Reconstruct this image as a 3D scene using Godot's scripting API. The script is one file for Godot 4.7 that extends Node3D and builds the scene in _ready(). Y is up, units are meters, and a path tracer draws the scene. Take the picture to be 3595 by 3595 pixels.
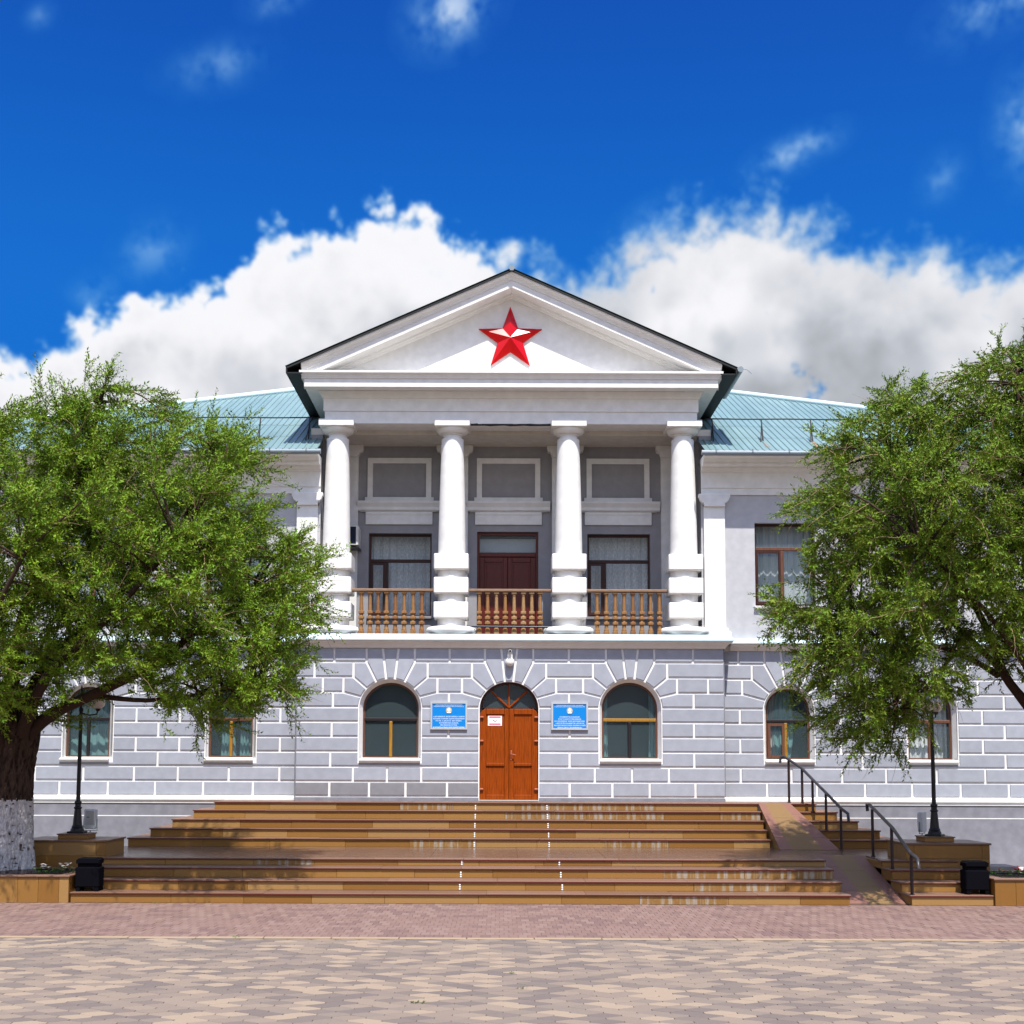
extends Node3D

# ---------------------------------------------------------------- mesh builder
class MB:
	var v := PackedVector3Array()
	var n := PackedVector3Array()
	var c := PackedColorArray()
	var tint := Color(1, 1, 1)
	var coloured := false

	func tri(a: Vector3, b: Vector3, d: Vector3) -> void:   # counter-clockwise seen from outside
		var nn := (b - a).cross(d - a)
		if nn.length_squared() < 1e-16:
			return
		nn = nn.normalized()
		v.append(a); v.append(d); v.append(b)
		n.append(nn); n.append(nn); n.append(nn)
		if coloured:
			c.append(tint); c.append(tint); c.append(tint)

	func tris(a: Vector3, b: Vector3, d: Vector3, na: Vector3, nb: Vector3, nd: Vector3) -> void:
		v.append(a); v.append(d); v.append(b)
		n.append(na); n.append(nd); n.append(nb)
		if coloured:
			c.append(tint); c.append(tint); c.append(tint)

	func quad(a: Vector3, b: Vector3, d: Vector3, e: Vector3) -> void:
		tri(a, b, d)
		tri(a, d, e)

	func box(p: Vector3, q: Vector3) -> void:
		var a := p.min(q)
		var b := p.max(q)
		quad(Vector3(a.x, a.y, b.z), Vector3(b.x, a.y, b.z), Vector3(b.x, b.y, b.z), Vector3(a.x, b.y, b.z))
		quad(Vector3(b.x, a.y, a.z), Vector3(a.x, a.y, a.z), Vector3(a.x, b.y, a.z), Vector3(b.x, b.y, a.z))
		quad(Vector3(b.x, a.y, b.z), Vector3(b.x, a.y, a.z), Vector3(b.x, b.y, a.z), Vector3(b.x, b.y, b.z))
		quad(Vector3(a.x, a.y, a.z), Vector3(a.x, a.y, b.z), Vector3(a.x, b.y, b.z), Vector3(a.x, b.y, a.z))
		quad(Vector3(a.x, b.y, b.z), Vector3(b.x, b.y, b.z), Vector3(b.x, b.y, a.z), Vector3(a.x, b.y, a.z))
		quad(Vector3(a.x, a.y, a.z), Vector3(b.x, a.y, a.z), Vector3(b.x, a.y, b.z), Vector3(a.x, a.y, b.z))

	func bevel_box(p: Vector3, q: Vector3, r := 0.01) -> void:   # a box with chamfered edges
		var a := p.min(q)
		var b := p.max(q)
		r = minf(r, minf(b.x - a.x, minf(b.y - a.y, b.z - a.z)) * 0.45)
		var k := []
		for sx in 2:
			for sy in 2:
				for sz in 2:
					var o := Vector3(b.x if sx else a.x, b.y if sy else a.y, b.z if sz else a.z)
					var s := Vector3(-r if sx else r, -r if sy else r, -r if sz else r)
					k.append([o + Vector3(0, s.y, s.z), o + Vector3(s.x, 0, s.z), o + Vector3(s.x, s.y, 0)])
		var f := func(idx: Array, ax: int, flip: bool) -> void:
			var w := []
			for t in idx:
				w.append(k[t][ax])
			if flip: quad(w[3], w[2], w[1], w[0])
			else: quad(w[0], w[1], w[2], w[3])
		# corner index = sx*4 + sy*2 + sz
		f.call([4, 6, 7, 5], 0, false); f.call([0, 2, 3, 1], 0, true)
		f.call([2, 3, 7, 6], 1, false); f.call([0, 1, 5, 4], 1, true)
		f.call([1, 5, 7, 3], 2, false); f.call([0, 4, 6, 2], 2, true)
		for e in [[0, 1, 0, 1], [4, 5, 1, 0], [2, 3, 1, 0], [6, 7, 0, 1]]:   # edges along z
			quad(k[e[0]][e[2]], k[e[0]][e[3]], k[e[1]][e[3]], k[e[1]][e[2]])
		for e in [[0, 2, 2, 0], [1, 3, 0, 2], [4, 6, 0, 2], [5, 7, 2, 0]]:   # along y
			quad(k[e[0]][e[2]], k[e[0]][e[3]], k[e[1]][e[3]], k[e[1]][e[2]])
		for e in [[0, 4, 1, 2], [1, 5, 2, 1], [2, 6, 2, 1], [3, 7, 1, 2]]:   # along x
			quad(k[e[0]][e[2]], k[e[0]][e[3]], k[e[1]][e[3]], k[e[1]][e[2]])
		for s in 8:
			var odd: bool = ((s >> 2) + (s >> 1) + s) % 2 == 1
			if odd: tri(k[s][0], k[s][1], k[s][2])
			else: tri(k[s][0], k[s][2], k[s][1])

	func ring(a: Array, b: Array) -> void:   # a strip of quads between two closed loops
		var m := a.size()
		for i in m:
			var j := (i + 1) % m
			quad(a[i], a[j], b[j], b[i])

	func cap(poly: PackedVector2Array, z: float, back := false) -> void:
		var idx := Geometry2D.triangulate_polygon(poly)
		for i in range(0, idx.size(), 3):
			var a := Vector3(poly[idx[i]].x, poly[idx[i]].y, z)
			var b := Vector3(poly[idx[i + 1]].x, poly[idx[i + 1]].y, z)
			var d := Vector3(poly[idx[i + 2]].x, poly[idx[i + 2]].y, z)
			var up := (b - a).cross(d - a).z > 0
			if up != back: tri(a, b, d)
			else: tri(a, d, b)

	static func loop(poly: PackedVector2Array, z: float) -> Array:
		var o := []
		for p in poly:
			o.append(Vector3(p.x, p.y, z))
		return o

	static func area(poly: PackedVector2Array) -> float:
		var s := 0.0
		for i in poly.size():
			s += poly[i].cross(poly[(i + 1) % poly.size()])
		return s * 0.5

	static func inset(poly: PackedVector2Array, d: float) -> PackedVector2Array:   # of a counter-clockwise polygon
		var o := PackedVector2Array()
		var m := poly.size()
		for i in m:
			var p := poly[i]
			var e0 := (p - poly[(i + m - 1) % m]).normalized()
			var e1 := (poly[(i + 1) % m] - p).normalized()
			var n0 := Vector2(-e0.y, e0.x)
			var n1 := Vector2(-e1.y, e1.x)
			var h := n0 + n1
			o.append(p + h * (d / maxf(0.25, 1.0 + n0.dot(n1))))
		return o

	func prism(poly: PackedVector2Array, z0: float, z1: float, chamfer := 0.0) -> void:   # polygon in x, y between two depths, z1 in front
		if area(poly) < 0: poly.reverse()
		if chamfer > 0.0:
			var inner := inset(poly, chamfer)
			ring(loop(poly, z0), loop(poly, z1 - chamfer))
			ring(loop(poly, z1 - chamfer), loop(inner, z1))
			cap(inner, z1)
		else:
			ring(loop(poly, z0), loop(poly, z1))
			cap(poly, z1)
		cap(poly, z0, true)

	func frame_ring(outer: PackedVector2Array, inner: PackedVector2Array, z0: float, z1: float, inner_z1 := INF) -> void:   # loops of the same length, counter-clockwise
		var zi := z1 if inner_z1 == INF else inner_z1
		ring(loop(outer, z1), loop(inner, zi))
		ring(loop(inner, zi), loop(inner, z0))
		ring(loop(outer, z0), loop(outer, z1))
		ring(loop(inner, z0), loop(outer, z0))

	func lathe(profile: Array, at := Vector3.ZERO, seg := 24, smooth := true) -> void:   # profile of Vector2(radius, height), upwards
		for i in profile.size() - 1:
			var p: Vector2 = profile[i]
			var q: Vector2 = profile[i + 1]
			var sl := Vector2(q.y - p.y, p.x - q.x).normalized()
			for k in seg:
				var t0 := TAU * k / seg
				var t1 := TAU * (k + 1) / seg
				var d0 := Vector3(sin(t0), 0, cos(t0))
				var d1 := Vector3(sin(t1), 0, cos(t1))
				var a := at + d0 * p.x + Vector3.UP * p.y
				var b := at + d1 * p.x + Vector3.UP * p.y
				var d := at + d1 * q.x + Vector3.UP * q.y
				var e := at + d0 * q.x + Vector3.UP * q.y
				if smooth:
					var n0 := d0 * sl.x + Vector3.UP * sl.y
					var n1 := d1 * sl.x + Vector3.UP * sl.y
					if p.x > 1e-5: tris(a, b, d, n0, n1, n1)
					if q.x > 1e-5: tris(a, d, e, n0, n1, n0)
				else:
					quad(a, b, d, e)

	func tube(pts: Array, radii: Array, seg := 6, ends := true) -> void:
		var rings := []
		var nors := []
		var side := Vector3.ZERO
		for i in pts.size():
			var dir: Vector3 = (pts[mini(i + 1, pts.size() - 1)] - pts[maxi(i - 1, 0)]).normalized()
			if side == Vector3.ZERO:
				side = dir.cross(Vector3.UP if absf(dir.y) < 0.9 else Vector3.RIGHT).normalized()
			side = (side - dir * side.dot(dir)).normalized()
			var up := side.cross(dir)
			var r := []
			var nn := []
			for k in seg:
				var t := TAU * k / seg
				var d := side * cos(t) - up * sin(t)
				nn.append(d)
				r.append(pts[i] + d * radii[i])
			rings.append(r)
			nors.append(nn)
		for i in pts.size() - 1:
			for k in seg:
				var j := (k + 1) % seg
				tris(rings[i][k], rings[i][j], rings[i + 1][j], nors[i][k], nors[i][j], nors[i + 1][j])
				tris(rings[i][k], rings[i + 1][j], rings[i + 1][k], nors[i][k], nors[i + 1][j], nors[i + 1][k])
		if ends:
			for k in range(1, seg - 1):
				tri(rings[0][0], rings[0][k + 1], rings[0][k])
				var z: Array = rings[-1]
				tri(z[0], z[k], z[k + 1])

	func belt(xl: float, xr: float, zf: float, zb: float, profile: Array) -> void:   # Vector2(outward, height): a moulding round three sides
		for i in profile.size() - 1:
			var p: Vector2 = profile[i]
			var q: Vector2 = profile[i + 1]
			quad(Vector3(xl - p.x, p.y, zf + p.x), Vector3(xr + p.x, p.y, zf + p.x), Vector3(xr + q.x, q.y, zf + q.x), Vector3(xl - q.x, q.y, zf + q.x))
			quad(Vector3(xl - p.x, p.y, zb), Vector3(xl - p.x, p.y, zf + p.x), Vector3(xl - q.x, q.y, zf + q.x), Vector3(xl - q.x, q.y, zb))
			quad(Vector3(xr + p.x, p.y, zf + p.x), Vector3(xr + p.x, p.y, zb), Vector3(xr + q.x, q.y, zb), Vector3(xr + q.x, q.y, zf + q.x))

	func strip_x(x0: float, x1: float, profile: Array, close := true) -> void:   # Vector2(z, y) from bottom up, extruded along x
		for i in profile.size() - 1:
			var p: Vector2 = profile[i]
			var q: Vector2 = profile[i + 1]
			quad(Vector3(x0, p.y, p.x), Vector3(x1, p.y, p.x), Vector3(x1, q.y, q.x), Vector3(x0, q.y, q.x))
		if close:
			var poly := PackedVector2Array(profile)
			var idx := Geometry2D.triangulate_polygon(poly)
			for i in range(0, idx.size(), 3):
				for x in [x0, x1]:
					var a := Vector3(x, poly[idx[i]].y, poly[idx[i]].x)
					var b := Vector3(x, poly[idx[i + 1]].y, poly[idx[i + 1]].x)
					var d := Vector3(x, poly[idx[i + 2]].y, poly[idx[i + 2]].x)
					if ((b - a).cross(d - a).x > 0) == (x == x1): tri(a, b, d)
					else: tri(a, d, b)

	func mesh(m: Material = null) -> ArrayMesh:
		var arr := []
		arr.resize(Mesh.ARRAY_MAX)
		arr[Mesh.ARRAY_VERTEX] = v
		arr[Mesh.ARRAY_NORMAL] = n
		if coloured: arr[Mesh.ARRAY_COLOR] = c
		var am := ArrayMesh.new()
		am.add_surface_from_arrays(Mesh.PRIMITIVE_TRIANGLES, arr)
		if m: am.surface_set_material(0, m)
		return am

# ---------------------------------------------------------------- scene helpers
var rng := RandomNumberGenerator.new()
var M := {}
var counts := {}

func numbered(called: String) -> String:
	var k: int = counts.get(called, 0)
	counts[called] = k + 1
	return called if k == 0 else "%s_%03d" % [called, k]

func tag(o: Node3D, label := "", category := "", group := "", kind := "") -> Node3D:
	if label: o.set_meta("label", label)
	if category: o.set_meta("category", category)
	if group: o.set_meta("group", group)
	if kind: o.set_meta("kind", kind)
	return o

func thing(called: String, label: String, category: String, at := Vector3.ZERO, group := "") -> Node3D:
	var o := Node3D.new()
	o.name = numbered(called)
	o.position = at
	add_child(o)
	return tag(o, label, category, group)

func part(called: String, b: MB, m: Material, parent: Node3D, at := Vector3.ZERO) -> MeshInstance3D:
	return place(called, b.mesh(m), parent, at)

func place(called: String, mesh: Mesh, parent: Node3D, at := Vector3.ZERO) -> MeshInstance3D:
	var o := MeshInstance3D.new()
	o.mesh = mesh
	o.name = called
	o.position = at
	parent.add_child(o, true)
	return o

func holder(called: String, parent: Node3D, at := Vector3.ZERO) -> Node3D:
	var o := Node3D.new()
	o.name = called
	o.position = at
	parent.add_child(o, true)
	return o

func noise_tex(size: int, freq: float, lo: Color, hi: Color, octaves := 4, kind := FastNoiseLite.TYPE_SIMPLEX_SMOOTH, sd := 1, mid = null) -> NoiseTexture2D:
	var f := FastNoiseLite.new()
	f.noise_type = kind
	f.frequency = freq
	f.fractal_octaves = octaves
	f.seed = sd
	var t := NoiseTexture2D.new()
	t.width = size
	t.height = size
	t.seamless = true
	t.noise = f
	var g := Gradient.new()
	g.set_color(0, lo)
	g.set_color(1, hi)
	if mid is Array:
		for k in mid:
			g.add_point(k[0], k[1])
	t.color_ramp = g
	return t

func mat(c: Color, rough := 0.8, tex: Texture2D = null, scale := Vector3.ONE, bump: Texture2D = null, bump_cm := 0.3) -> StandardMaterial3D:   # c is a linear base colour
	var m := StandardMaterial3D.new()
	m.albedo_color = c.linear_to_srgb()
	m.roughness = rough
	m.metallic_specular = 0.4
	if tex or bump:
		m.uv1_triplanar = true
		m.uv1_world_triplanar = true
		m.uv1_scale = scale
	if tex: m.albedo_texture = tex
	if bump:
		m.heightmap_enabled = true
		m.heightmap_texture = bump
		m.heightmap_scale = bump_cm
	return m

func materials() -> void:
	var g := func(x: float) -> Color: return Color(x, x, x)
	var grain := noise_tex(512, 0.012, g.call(0.93), g.call(1.0), 5)
	var fine := noise_tex(512, 0.08, g.call(0.35), g.call(0.65), 4, FastNoiseLite.TYPE_SIMPLEX_SMOOTH, 7)
	var s := Vector3.ONE * 0.55
	M.white = mat(Color(0.76, 0.75, 0.73), 0.75, grain, s, fine, 0.015)
	M.joint = mat(Color(0.80, 0.79, 0.775), 0.75, grain, s, fine, 0.015)
	M.block = []
	for k in 5:
		var t: float = [1.0, 0.94, 1.05, 0.97, 1.02][k]
		M.block.append(mat(Color(0.335, 0.352, 0.405) * t, 0.85, grain, s * (0.8 + 0.1 * k), fine, 0.03))
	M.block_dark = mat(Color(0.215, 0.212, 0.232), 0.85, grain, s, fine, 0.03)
	M.upper = mat(Color(0.46, 0.462, 0.485), 0.85, grain, s, fine, 0.03)
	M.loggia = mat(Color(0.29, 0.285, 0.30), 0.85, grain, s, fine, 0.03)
	M.plinth = mat(Color(0.225, 0.226, 0.258), 0.85, noise_tex(512, 0.01, g.call(0.86), g.call(1.0), 5, FastNoiseLite.TYPE_SIMPLEX_SMOOTH, 3), s, fine, 0.2)
	M.ceiling = mat(Color(0.62, 0.58, 0.52), 0.85, grain, s, fine, 0.12)
	M.roof = mat(Color(0.165, 0.262, 0.272), 0.42, noise_tex(512, 0.006, g.call(0.88), g.call(1.0), 4, FastNoiseLite.TYPE_SIMPLEX_SMOOTH, 5), Vector3(0.5, 0.2, 0.2))
	M.roof2 = mat(Color(0.185, 0.283, 0.29), 0.42, noise_tex(512, 0.006, g.call(0.88), g.call(1.0), 4, FastNoiseLite.TYPE_SIMPLEX_SMOOTH, 6), Vector3(0.5, 0.2, 0.2))
	M.roof_under_shade = mat(Color(0.012, 0.014, 0.017), 0.7)  # near-black puts the shade under the eaves into the colour
	M.gutter = mat(Color(0.20, 0.24, 0.27), 0.4)
	M.flashing = mat(Color(0.52, 0.66, 0.70), 0.45)
	M.rust = mat(Color(0.28, 0.17, 0.09), 0.8)
	M.iron = mat(Color(0.012, 0.012, 0.014), 0.45)
	M.rail_grey = mat(Color(0.035, 0.034, 0.04), 0.35)
	M.rail_post = mat(Color(0.025, 0.012, 0.012), 0.5)
	M.bin = mat(Color(0.004, 0.004, 0.006), 0.85)
	M.bin.metallic_specular = 0.1
	# granite: tan, with dark and pale grains
	var speck := noise_tex(512, 0.22, Color(0.55, 0.5, 0.45), Color(1, 1, 1), 2, FastNoiseLite.TYPE_SIMPLEX_SMOOTH, 11, [[0.38, Color(0.8, 0.78, 0.74)], [0.6, Color(0.95, 0.94, 0.92)]])
	M.granite = []
	for cc in [Color(0.31, 0.155, 0.036), Color(0.36, 0.19, 0.05), Color(0.27, 0.128, 0.026), Color(0.38, 0.22, 0.078), Color(0.33, 0.168, 0.042)]:
		M.granite.append(mat(cc, 0.5, speck, Vector3.ONE * 1.6))
	M.granite_stained = mat(Color(0.44, 0.40, 0.36), 0.55, stain_image(), Vector3(0.9, 1.0, 0.9))
	M.tread = mat(Color(0.21, 0.118, 0.082), 0.38, speck, Vector3.ONE * 1.4)
	M.tread2 = mat(Color(0.24, 0.138, 0.098), 0.42, speck, Vector3.ONE * 1.4)
	M.landing = mat(Color(0.17, 0.10, 0.07), 0.22, noise_tex(512, 0.01, g.call(0.75), g.call(1.0), 5, FastNoiseLite.TYPE_SIMPLEX_SMOOTH, 15), Vector3(0.35, 1, 1.2))
	M.nosing = mat(Color(0.13, 0.022, 0.018), 0.5, speck, Vector3.ONE * 1.6)
	M.red_granite = mat(Color(0.25, 0.125, 0.10), 0.6, speck, Vector3.ONE * 1.5)
	M.ramp_tan = mat(Color(0.24, 0.148, 0.066), 0.6, speck, Vector3.ONE * 1.5)
	M.concrete = mat(Color(0.42, 0.40, 0.38), 0.9, grain, s)
	M.earth = mat(Color(0.045, 0.03, 0.02), 0.95, noise_tex(256, 0.05, g.call(0.5), g.call(1.0)), Vector3.ONE * 2)
	var grit := noise_tex(512, 0.1, g.call(0.78), g.call(1.0), 5, FastNoiseLite.TYPE_SIMPLEX_SMOOTH, 21)
	M.brick_bed = mat(Color(0.14, 0.088, 0.075), 0.95, grit, Vector3.ONE * 1.2)
	M.far_paving = mat(Color(0.235, 0.18, 0.135), 0.9, grit, Vector3.ONE * 0.6)
	M.sand = mat(Color(0.10, 0.078, 0.064), 0.95, grit, Vector3.ONE * 1.2)
	M.paver = []
	for cc in [Color(0.34, 0.258, 0.185), Color(0.27, 0.207, 0.16), Color(0.228, 0.18, 0.147), Color(0.19, 0.15, 0.128), Color(0.172, 0.136, 0.119), Color(0.245, 0.19, 0.15)]:
		M.paver.append(mat(cc, 0.85, grit, Vector3.ONE * 1.7, fine, 0.15))
	M.brick = []
	for cc in [Color(0.238, 0.148, 0.124), Color(0.218, 0.134, 0.112), Color(0.258, 0.166, 0.14), Color(0.19, 0.117, 0.104)]:
		M.brick.append(mat(cc, 0.85, grit, Vector3.ONE * 1.7, fine, 0.15))
	M.paver_all = mat(Color(1, 1, 1), 0.85, grit, Vector3.ONE * 1.7, fine, 0.15)
	M.paver_all.vertex_color_use_as_albedo = true
	M.curb = mat(Color(0.36, 0.26, 0.17), 0.85, grit, Vector3.ONE * 1.7)
	# woods
	var wood := noise_tex(512, 0.02, Color(0.72, 0.68, 0.64), Color(1, 1, 1), 4, FastNoiseLite.TYPE_SIMPLEX_SMOOTH, 31, [[0.45, Color(0.90, 0.88, 0.87)]])
	var upright := Vector3(3.2, 0.22, 3.2)
	M.door = mat(Color(0.29, 0.055, 0.004), 0.5, wood, upright)
	M.door.metallic_specular = 0.2
	M.door_edge = mat(Color(0.33, 0.10, 0.045), 0.45)
	M.balcony_door = mat(Color(0.115, 0.012, 0.007), 0.4, wood, upright)
	M.frame_brown = mat(Color(0.14, 0.06, 0.036), 0.55, wood, upright)
	M.frame_dark = mat(Color(0.05, 0.015, 0.011), 0.5, wood, upright)
	M.frame_ochre = mat(Color(0.36, 0.185, 0.018), 0.55, wood, upright)
	M.frame_black = mat(Color(0.012, 0.008, 0.010), 0.5)
	M.baluster = [mat(Color(0.30, 0.155, 0.055), 0.7, wood, Vector3(5, 0.8, 5)), mat(Color(0.36, 0.22, 0.10), 0.75, wood, Vector3(5, 0.8, 5)), mat(Color(0.25, 0.115, 0.04), 0.7, wood, Vector3(5, 0.8, 5))]
	M.handrail_wood = mat(Color(0.27, 0.175, 0.115), 0.75, wood, Vector3(0.5, 6, 6))
	M.glass = StandardMaterial3D.new()
	M.glass.transparency = BaseMaterial3D.TRANSPARENCY_ALPHA
	M.glass.albedo_color = Color(0.55, 0.65, 0.68, 0.12)
	M.glass.roughness = 0.04
	M.glass.metallic_specular = 0.32
	M.curtain = mat(Color(0.36, 0.40, 0.42), 0.9)
	M.curtain_teal = mat(Color(0.12, 0.24, 0.245), 0.9)
	M.lace = mat(Color(0.78, 0.82, 0.84), 0.9, noise_tex(256, 0.05, g.call(0.72), g.call(1.0), 3, FastNoiseLite.TYPE_CELLULAR, 41), Vector3(2.0, 1.0, 2.0))
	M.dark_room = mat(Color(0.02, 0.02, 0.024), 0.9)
	M.red = mat(Color(0.46, 0.001, 0.004), 0.2)
	M.sign_blue = mat(Color(0.0, 0.19, 0.56), 0.35)
	M.metal = mat(Color(0.62, 0.64, 0.66), 0.3)
	M.metal.metallic = 0.6
	M.ink = mat(Color(0.62, 0.76, 0.88), 0.5)
	M.gold = mat(Color(0.55, 0.40, 0.14), 0.35)
	M.paper = mat(Color(0.80, 0.76, 0.74), 0.7)
	M.pink = mat(Color(0.62, 0.12, 0.20), 0.7)
	M.plastic = mat(Color(0.66, 0.66, 0.63), 0.5)
	M.opal = mat(Color(0.62, 0.58, 0.55), 0.25)
	M.flood = mat(Color(0.50, 0.54, 0.56), 0.4)
	M.navy = mat(Color(0.006, 0.010, 0.03), 0.3)
	M.white_light = mat(Color(0.85, 0.84, 0.86), 0.4)
	M.petal = mat(Color(0.78, 0.76, 0.77), 0.7)
	M.petal_red = mat(Color(0.5, 0.015, 0.02), 0.7)
	M.shoot = mat(Color(0.30, 0.215, 0.12), 0.8)
	# trees
	M.trunk = mat(Color(1, 1, 1), 0.95, noise_tex(512, 0.03, g.call(0.6), g.call(1.0), 5, FastNoiseLite.TYPE_SIMPLEX_SMOOTH, 51), Vector3(2.5, 0.7, 2.5))
	M.trunk.vertex_color_use_as_albedo = true
	M.limb = mat(Color(0.060, 0.034, 0.022), 0.95, noise_tex(256, 0.05, g.call(0.6), g.call(1.0), 4, FastNoiseLite.TYPE_SIMPLEX_SMOOTH, 52), Vector3(3, 1, 3))
	M.twig = mat(Color(0.21, 0.145, 0.075), 0.8)
	M.leaf = StandardMaterial3D.new()
	M.leaf.albedo_color = Color(1, 1, 1)
	M.leaf.vertex_color_use_as_albedo = true
	M.leaf.roughness = 0.55
	M.leaf.metallic_specular = 0.35
	M.leaf.backlight_enabled = true
	M.leaf.backlight = Color(0.55, 0.55, 0.55)
	M.leaf.cull_mode = BaseMaterial3D.CULL_DISABLED

func stain_image() -> ImageTexture:   # lime run-off: pale vertical streaks with ragged ends
	var w := 512
	var im := Image.create(w, w, false, Image.FORMAT_RGB8)
	var f := FastNoiseLite.new()
	f.frequency = 0.018
	f.seed = 5
	var f2 := FastNoiseLite.new()
	f2.frequency = 0.2
	f2.seed = 9
	for x in w:
		var s := clampf(f.get_noise_2d(x, 0) * 2.2 + 0.15, 0, 1)
		var fine := 0.55 + 0.45 * f2.get_noise_2d(x, 3)
		for y in w:
			var k := clampf(s * fine * 1.6 + 0.35 * f.get_noise_2d(x * 2.0, y * 0.8), 0, 1)
			var sp := 0.86 + 0.14 * f2.get_noise_2d(x * 2, y * 2)
			im.set_pixel(x, y, Color(0.84, 0.64, 0.34).lerp(Color(1, 1, 1), k) * sp)
	return ImageTexture.create_from_image(im)

# ---------------------------------------------------------------- sky: air and clouds as a function of direction
var n_billow := FastNoiseLite.new()
var n_fine := FastNoiseLite.new()
var n_wisp := FastNoiseLite.new()
var n_top := FastNoiseLite.new()
const SUN_FILL_GLOW := 2.2  # added brightness of the unseen sun-side sky, lifts the shaded walls
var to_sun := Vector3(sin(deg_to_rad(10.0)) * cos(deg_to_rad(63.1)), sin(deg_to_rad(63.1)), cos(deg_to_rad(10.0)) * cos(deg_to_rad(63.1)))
const BANK := [[-21.0, 15.3], [-18.8, 16.2], [-17.3, 17.6], [-15.7, 18.5], [-13.7, 19.0], [-12.1, 19.4], [-11.5, 20.2], [-10.6, 21.0], [-8.5, 21.4], [-7.2, 21.9], [-6.5, 21.7], [-5.8, 22.4], [-4.4, 22.7], [-3.2, 22.4], [-2.3, 21.9], [0.1, 21.1], [1.3, 20.7], [3.6, 21.0], [6.0, 21.9], [7.1, 22.5], [9.9, 23.2], [11.3, 23.2], [12.4, 22.8], [15.1, 21.5], [17.2, 21.0], [18.5, 21.2], [20.6, 20.0], [22.0, 20.0]]
const PUFFS := [[-2.3, 30.6, 1.5, 1.1, 0.8], [12.9, 24.9, 1.5, 0.55, 0.62], [22.2, 24.9, 0.9, 1.5, 0.55], [-12.6, 28.0, 1.6, 0.7, 0.35], [-15.1, 20.9, 1.1, 0.9, 0.34], [21.5, 29.3, 2.0, 0.9, 0.55], [-10.1, 30.6, 1.0, 0.6, 0.4], [18.9, 23.3, 0.7, 0.7, 0.3], [-20.0, 28.8, 0.5, 0.4, 0.3], [-17.5, 19.0, 0.8, 0.6, 0.3], [7.0, 22.6, 1.4, 0.7, 0.4]]

func bank_top(az: float) -> float:   # how high the cumulus bank reaches in that direction, in degrees
	var own := 23.0 + 7.0 * n_top.get_noise_2d(cos(deg_to_rad(az)) * 90.0, sin(deg_to_rad(az)) * 90.0) + 3.0 * n_top.get_noise_2d(cos(deg_to_rad(az)) * 300.0, sin(deg_to_rad(az)) * 300.0 + 50.0)
	if az <= -24.0 or az >= 25.0:
		return own
	var here := 20.0
	if az <= BANK[0][0]: here = BANK[0][1]
	elif az >= BANK[-1][0]: here = BANK[-1][1]
	else:
		for i in BANK.size() - 1:
			if az < BANK[i + 1][0]:
				here = lerpf(BANK[i][1], BANK[i + 1][1], (az - BANK[i][0]) / (BANK[i + 1][0] - BANK[i][0]))
				break
	var k := minf(smoothstep(-24.0, -20.5, az), 1.0 - smoothstep(21.5, 25.0, az))
	return lerpf(own, here, k)

func cloud_depth(d: Vector3, az: float, el: float) -> float:
	var b := absf(n_billow.get_noise_3dv(d * 60.0))
	var crisp := smoothstep(3.5, -2.0, az) if absf(az) < 40.0 else 0.5
	return (bank_top(az) + 0.6 - el) + (b - 0.15) * lerpf(2.4, 2.6, crisp) + n_fine.get_noise_3dv(d * 60.0) * lerpf(1.5, 0.32, crisp)

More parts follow.
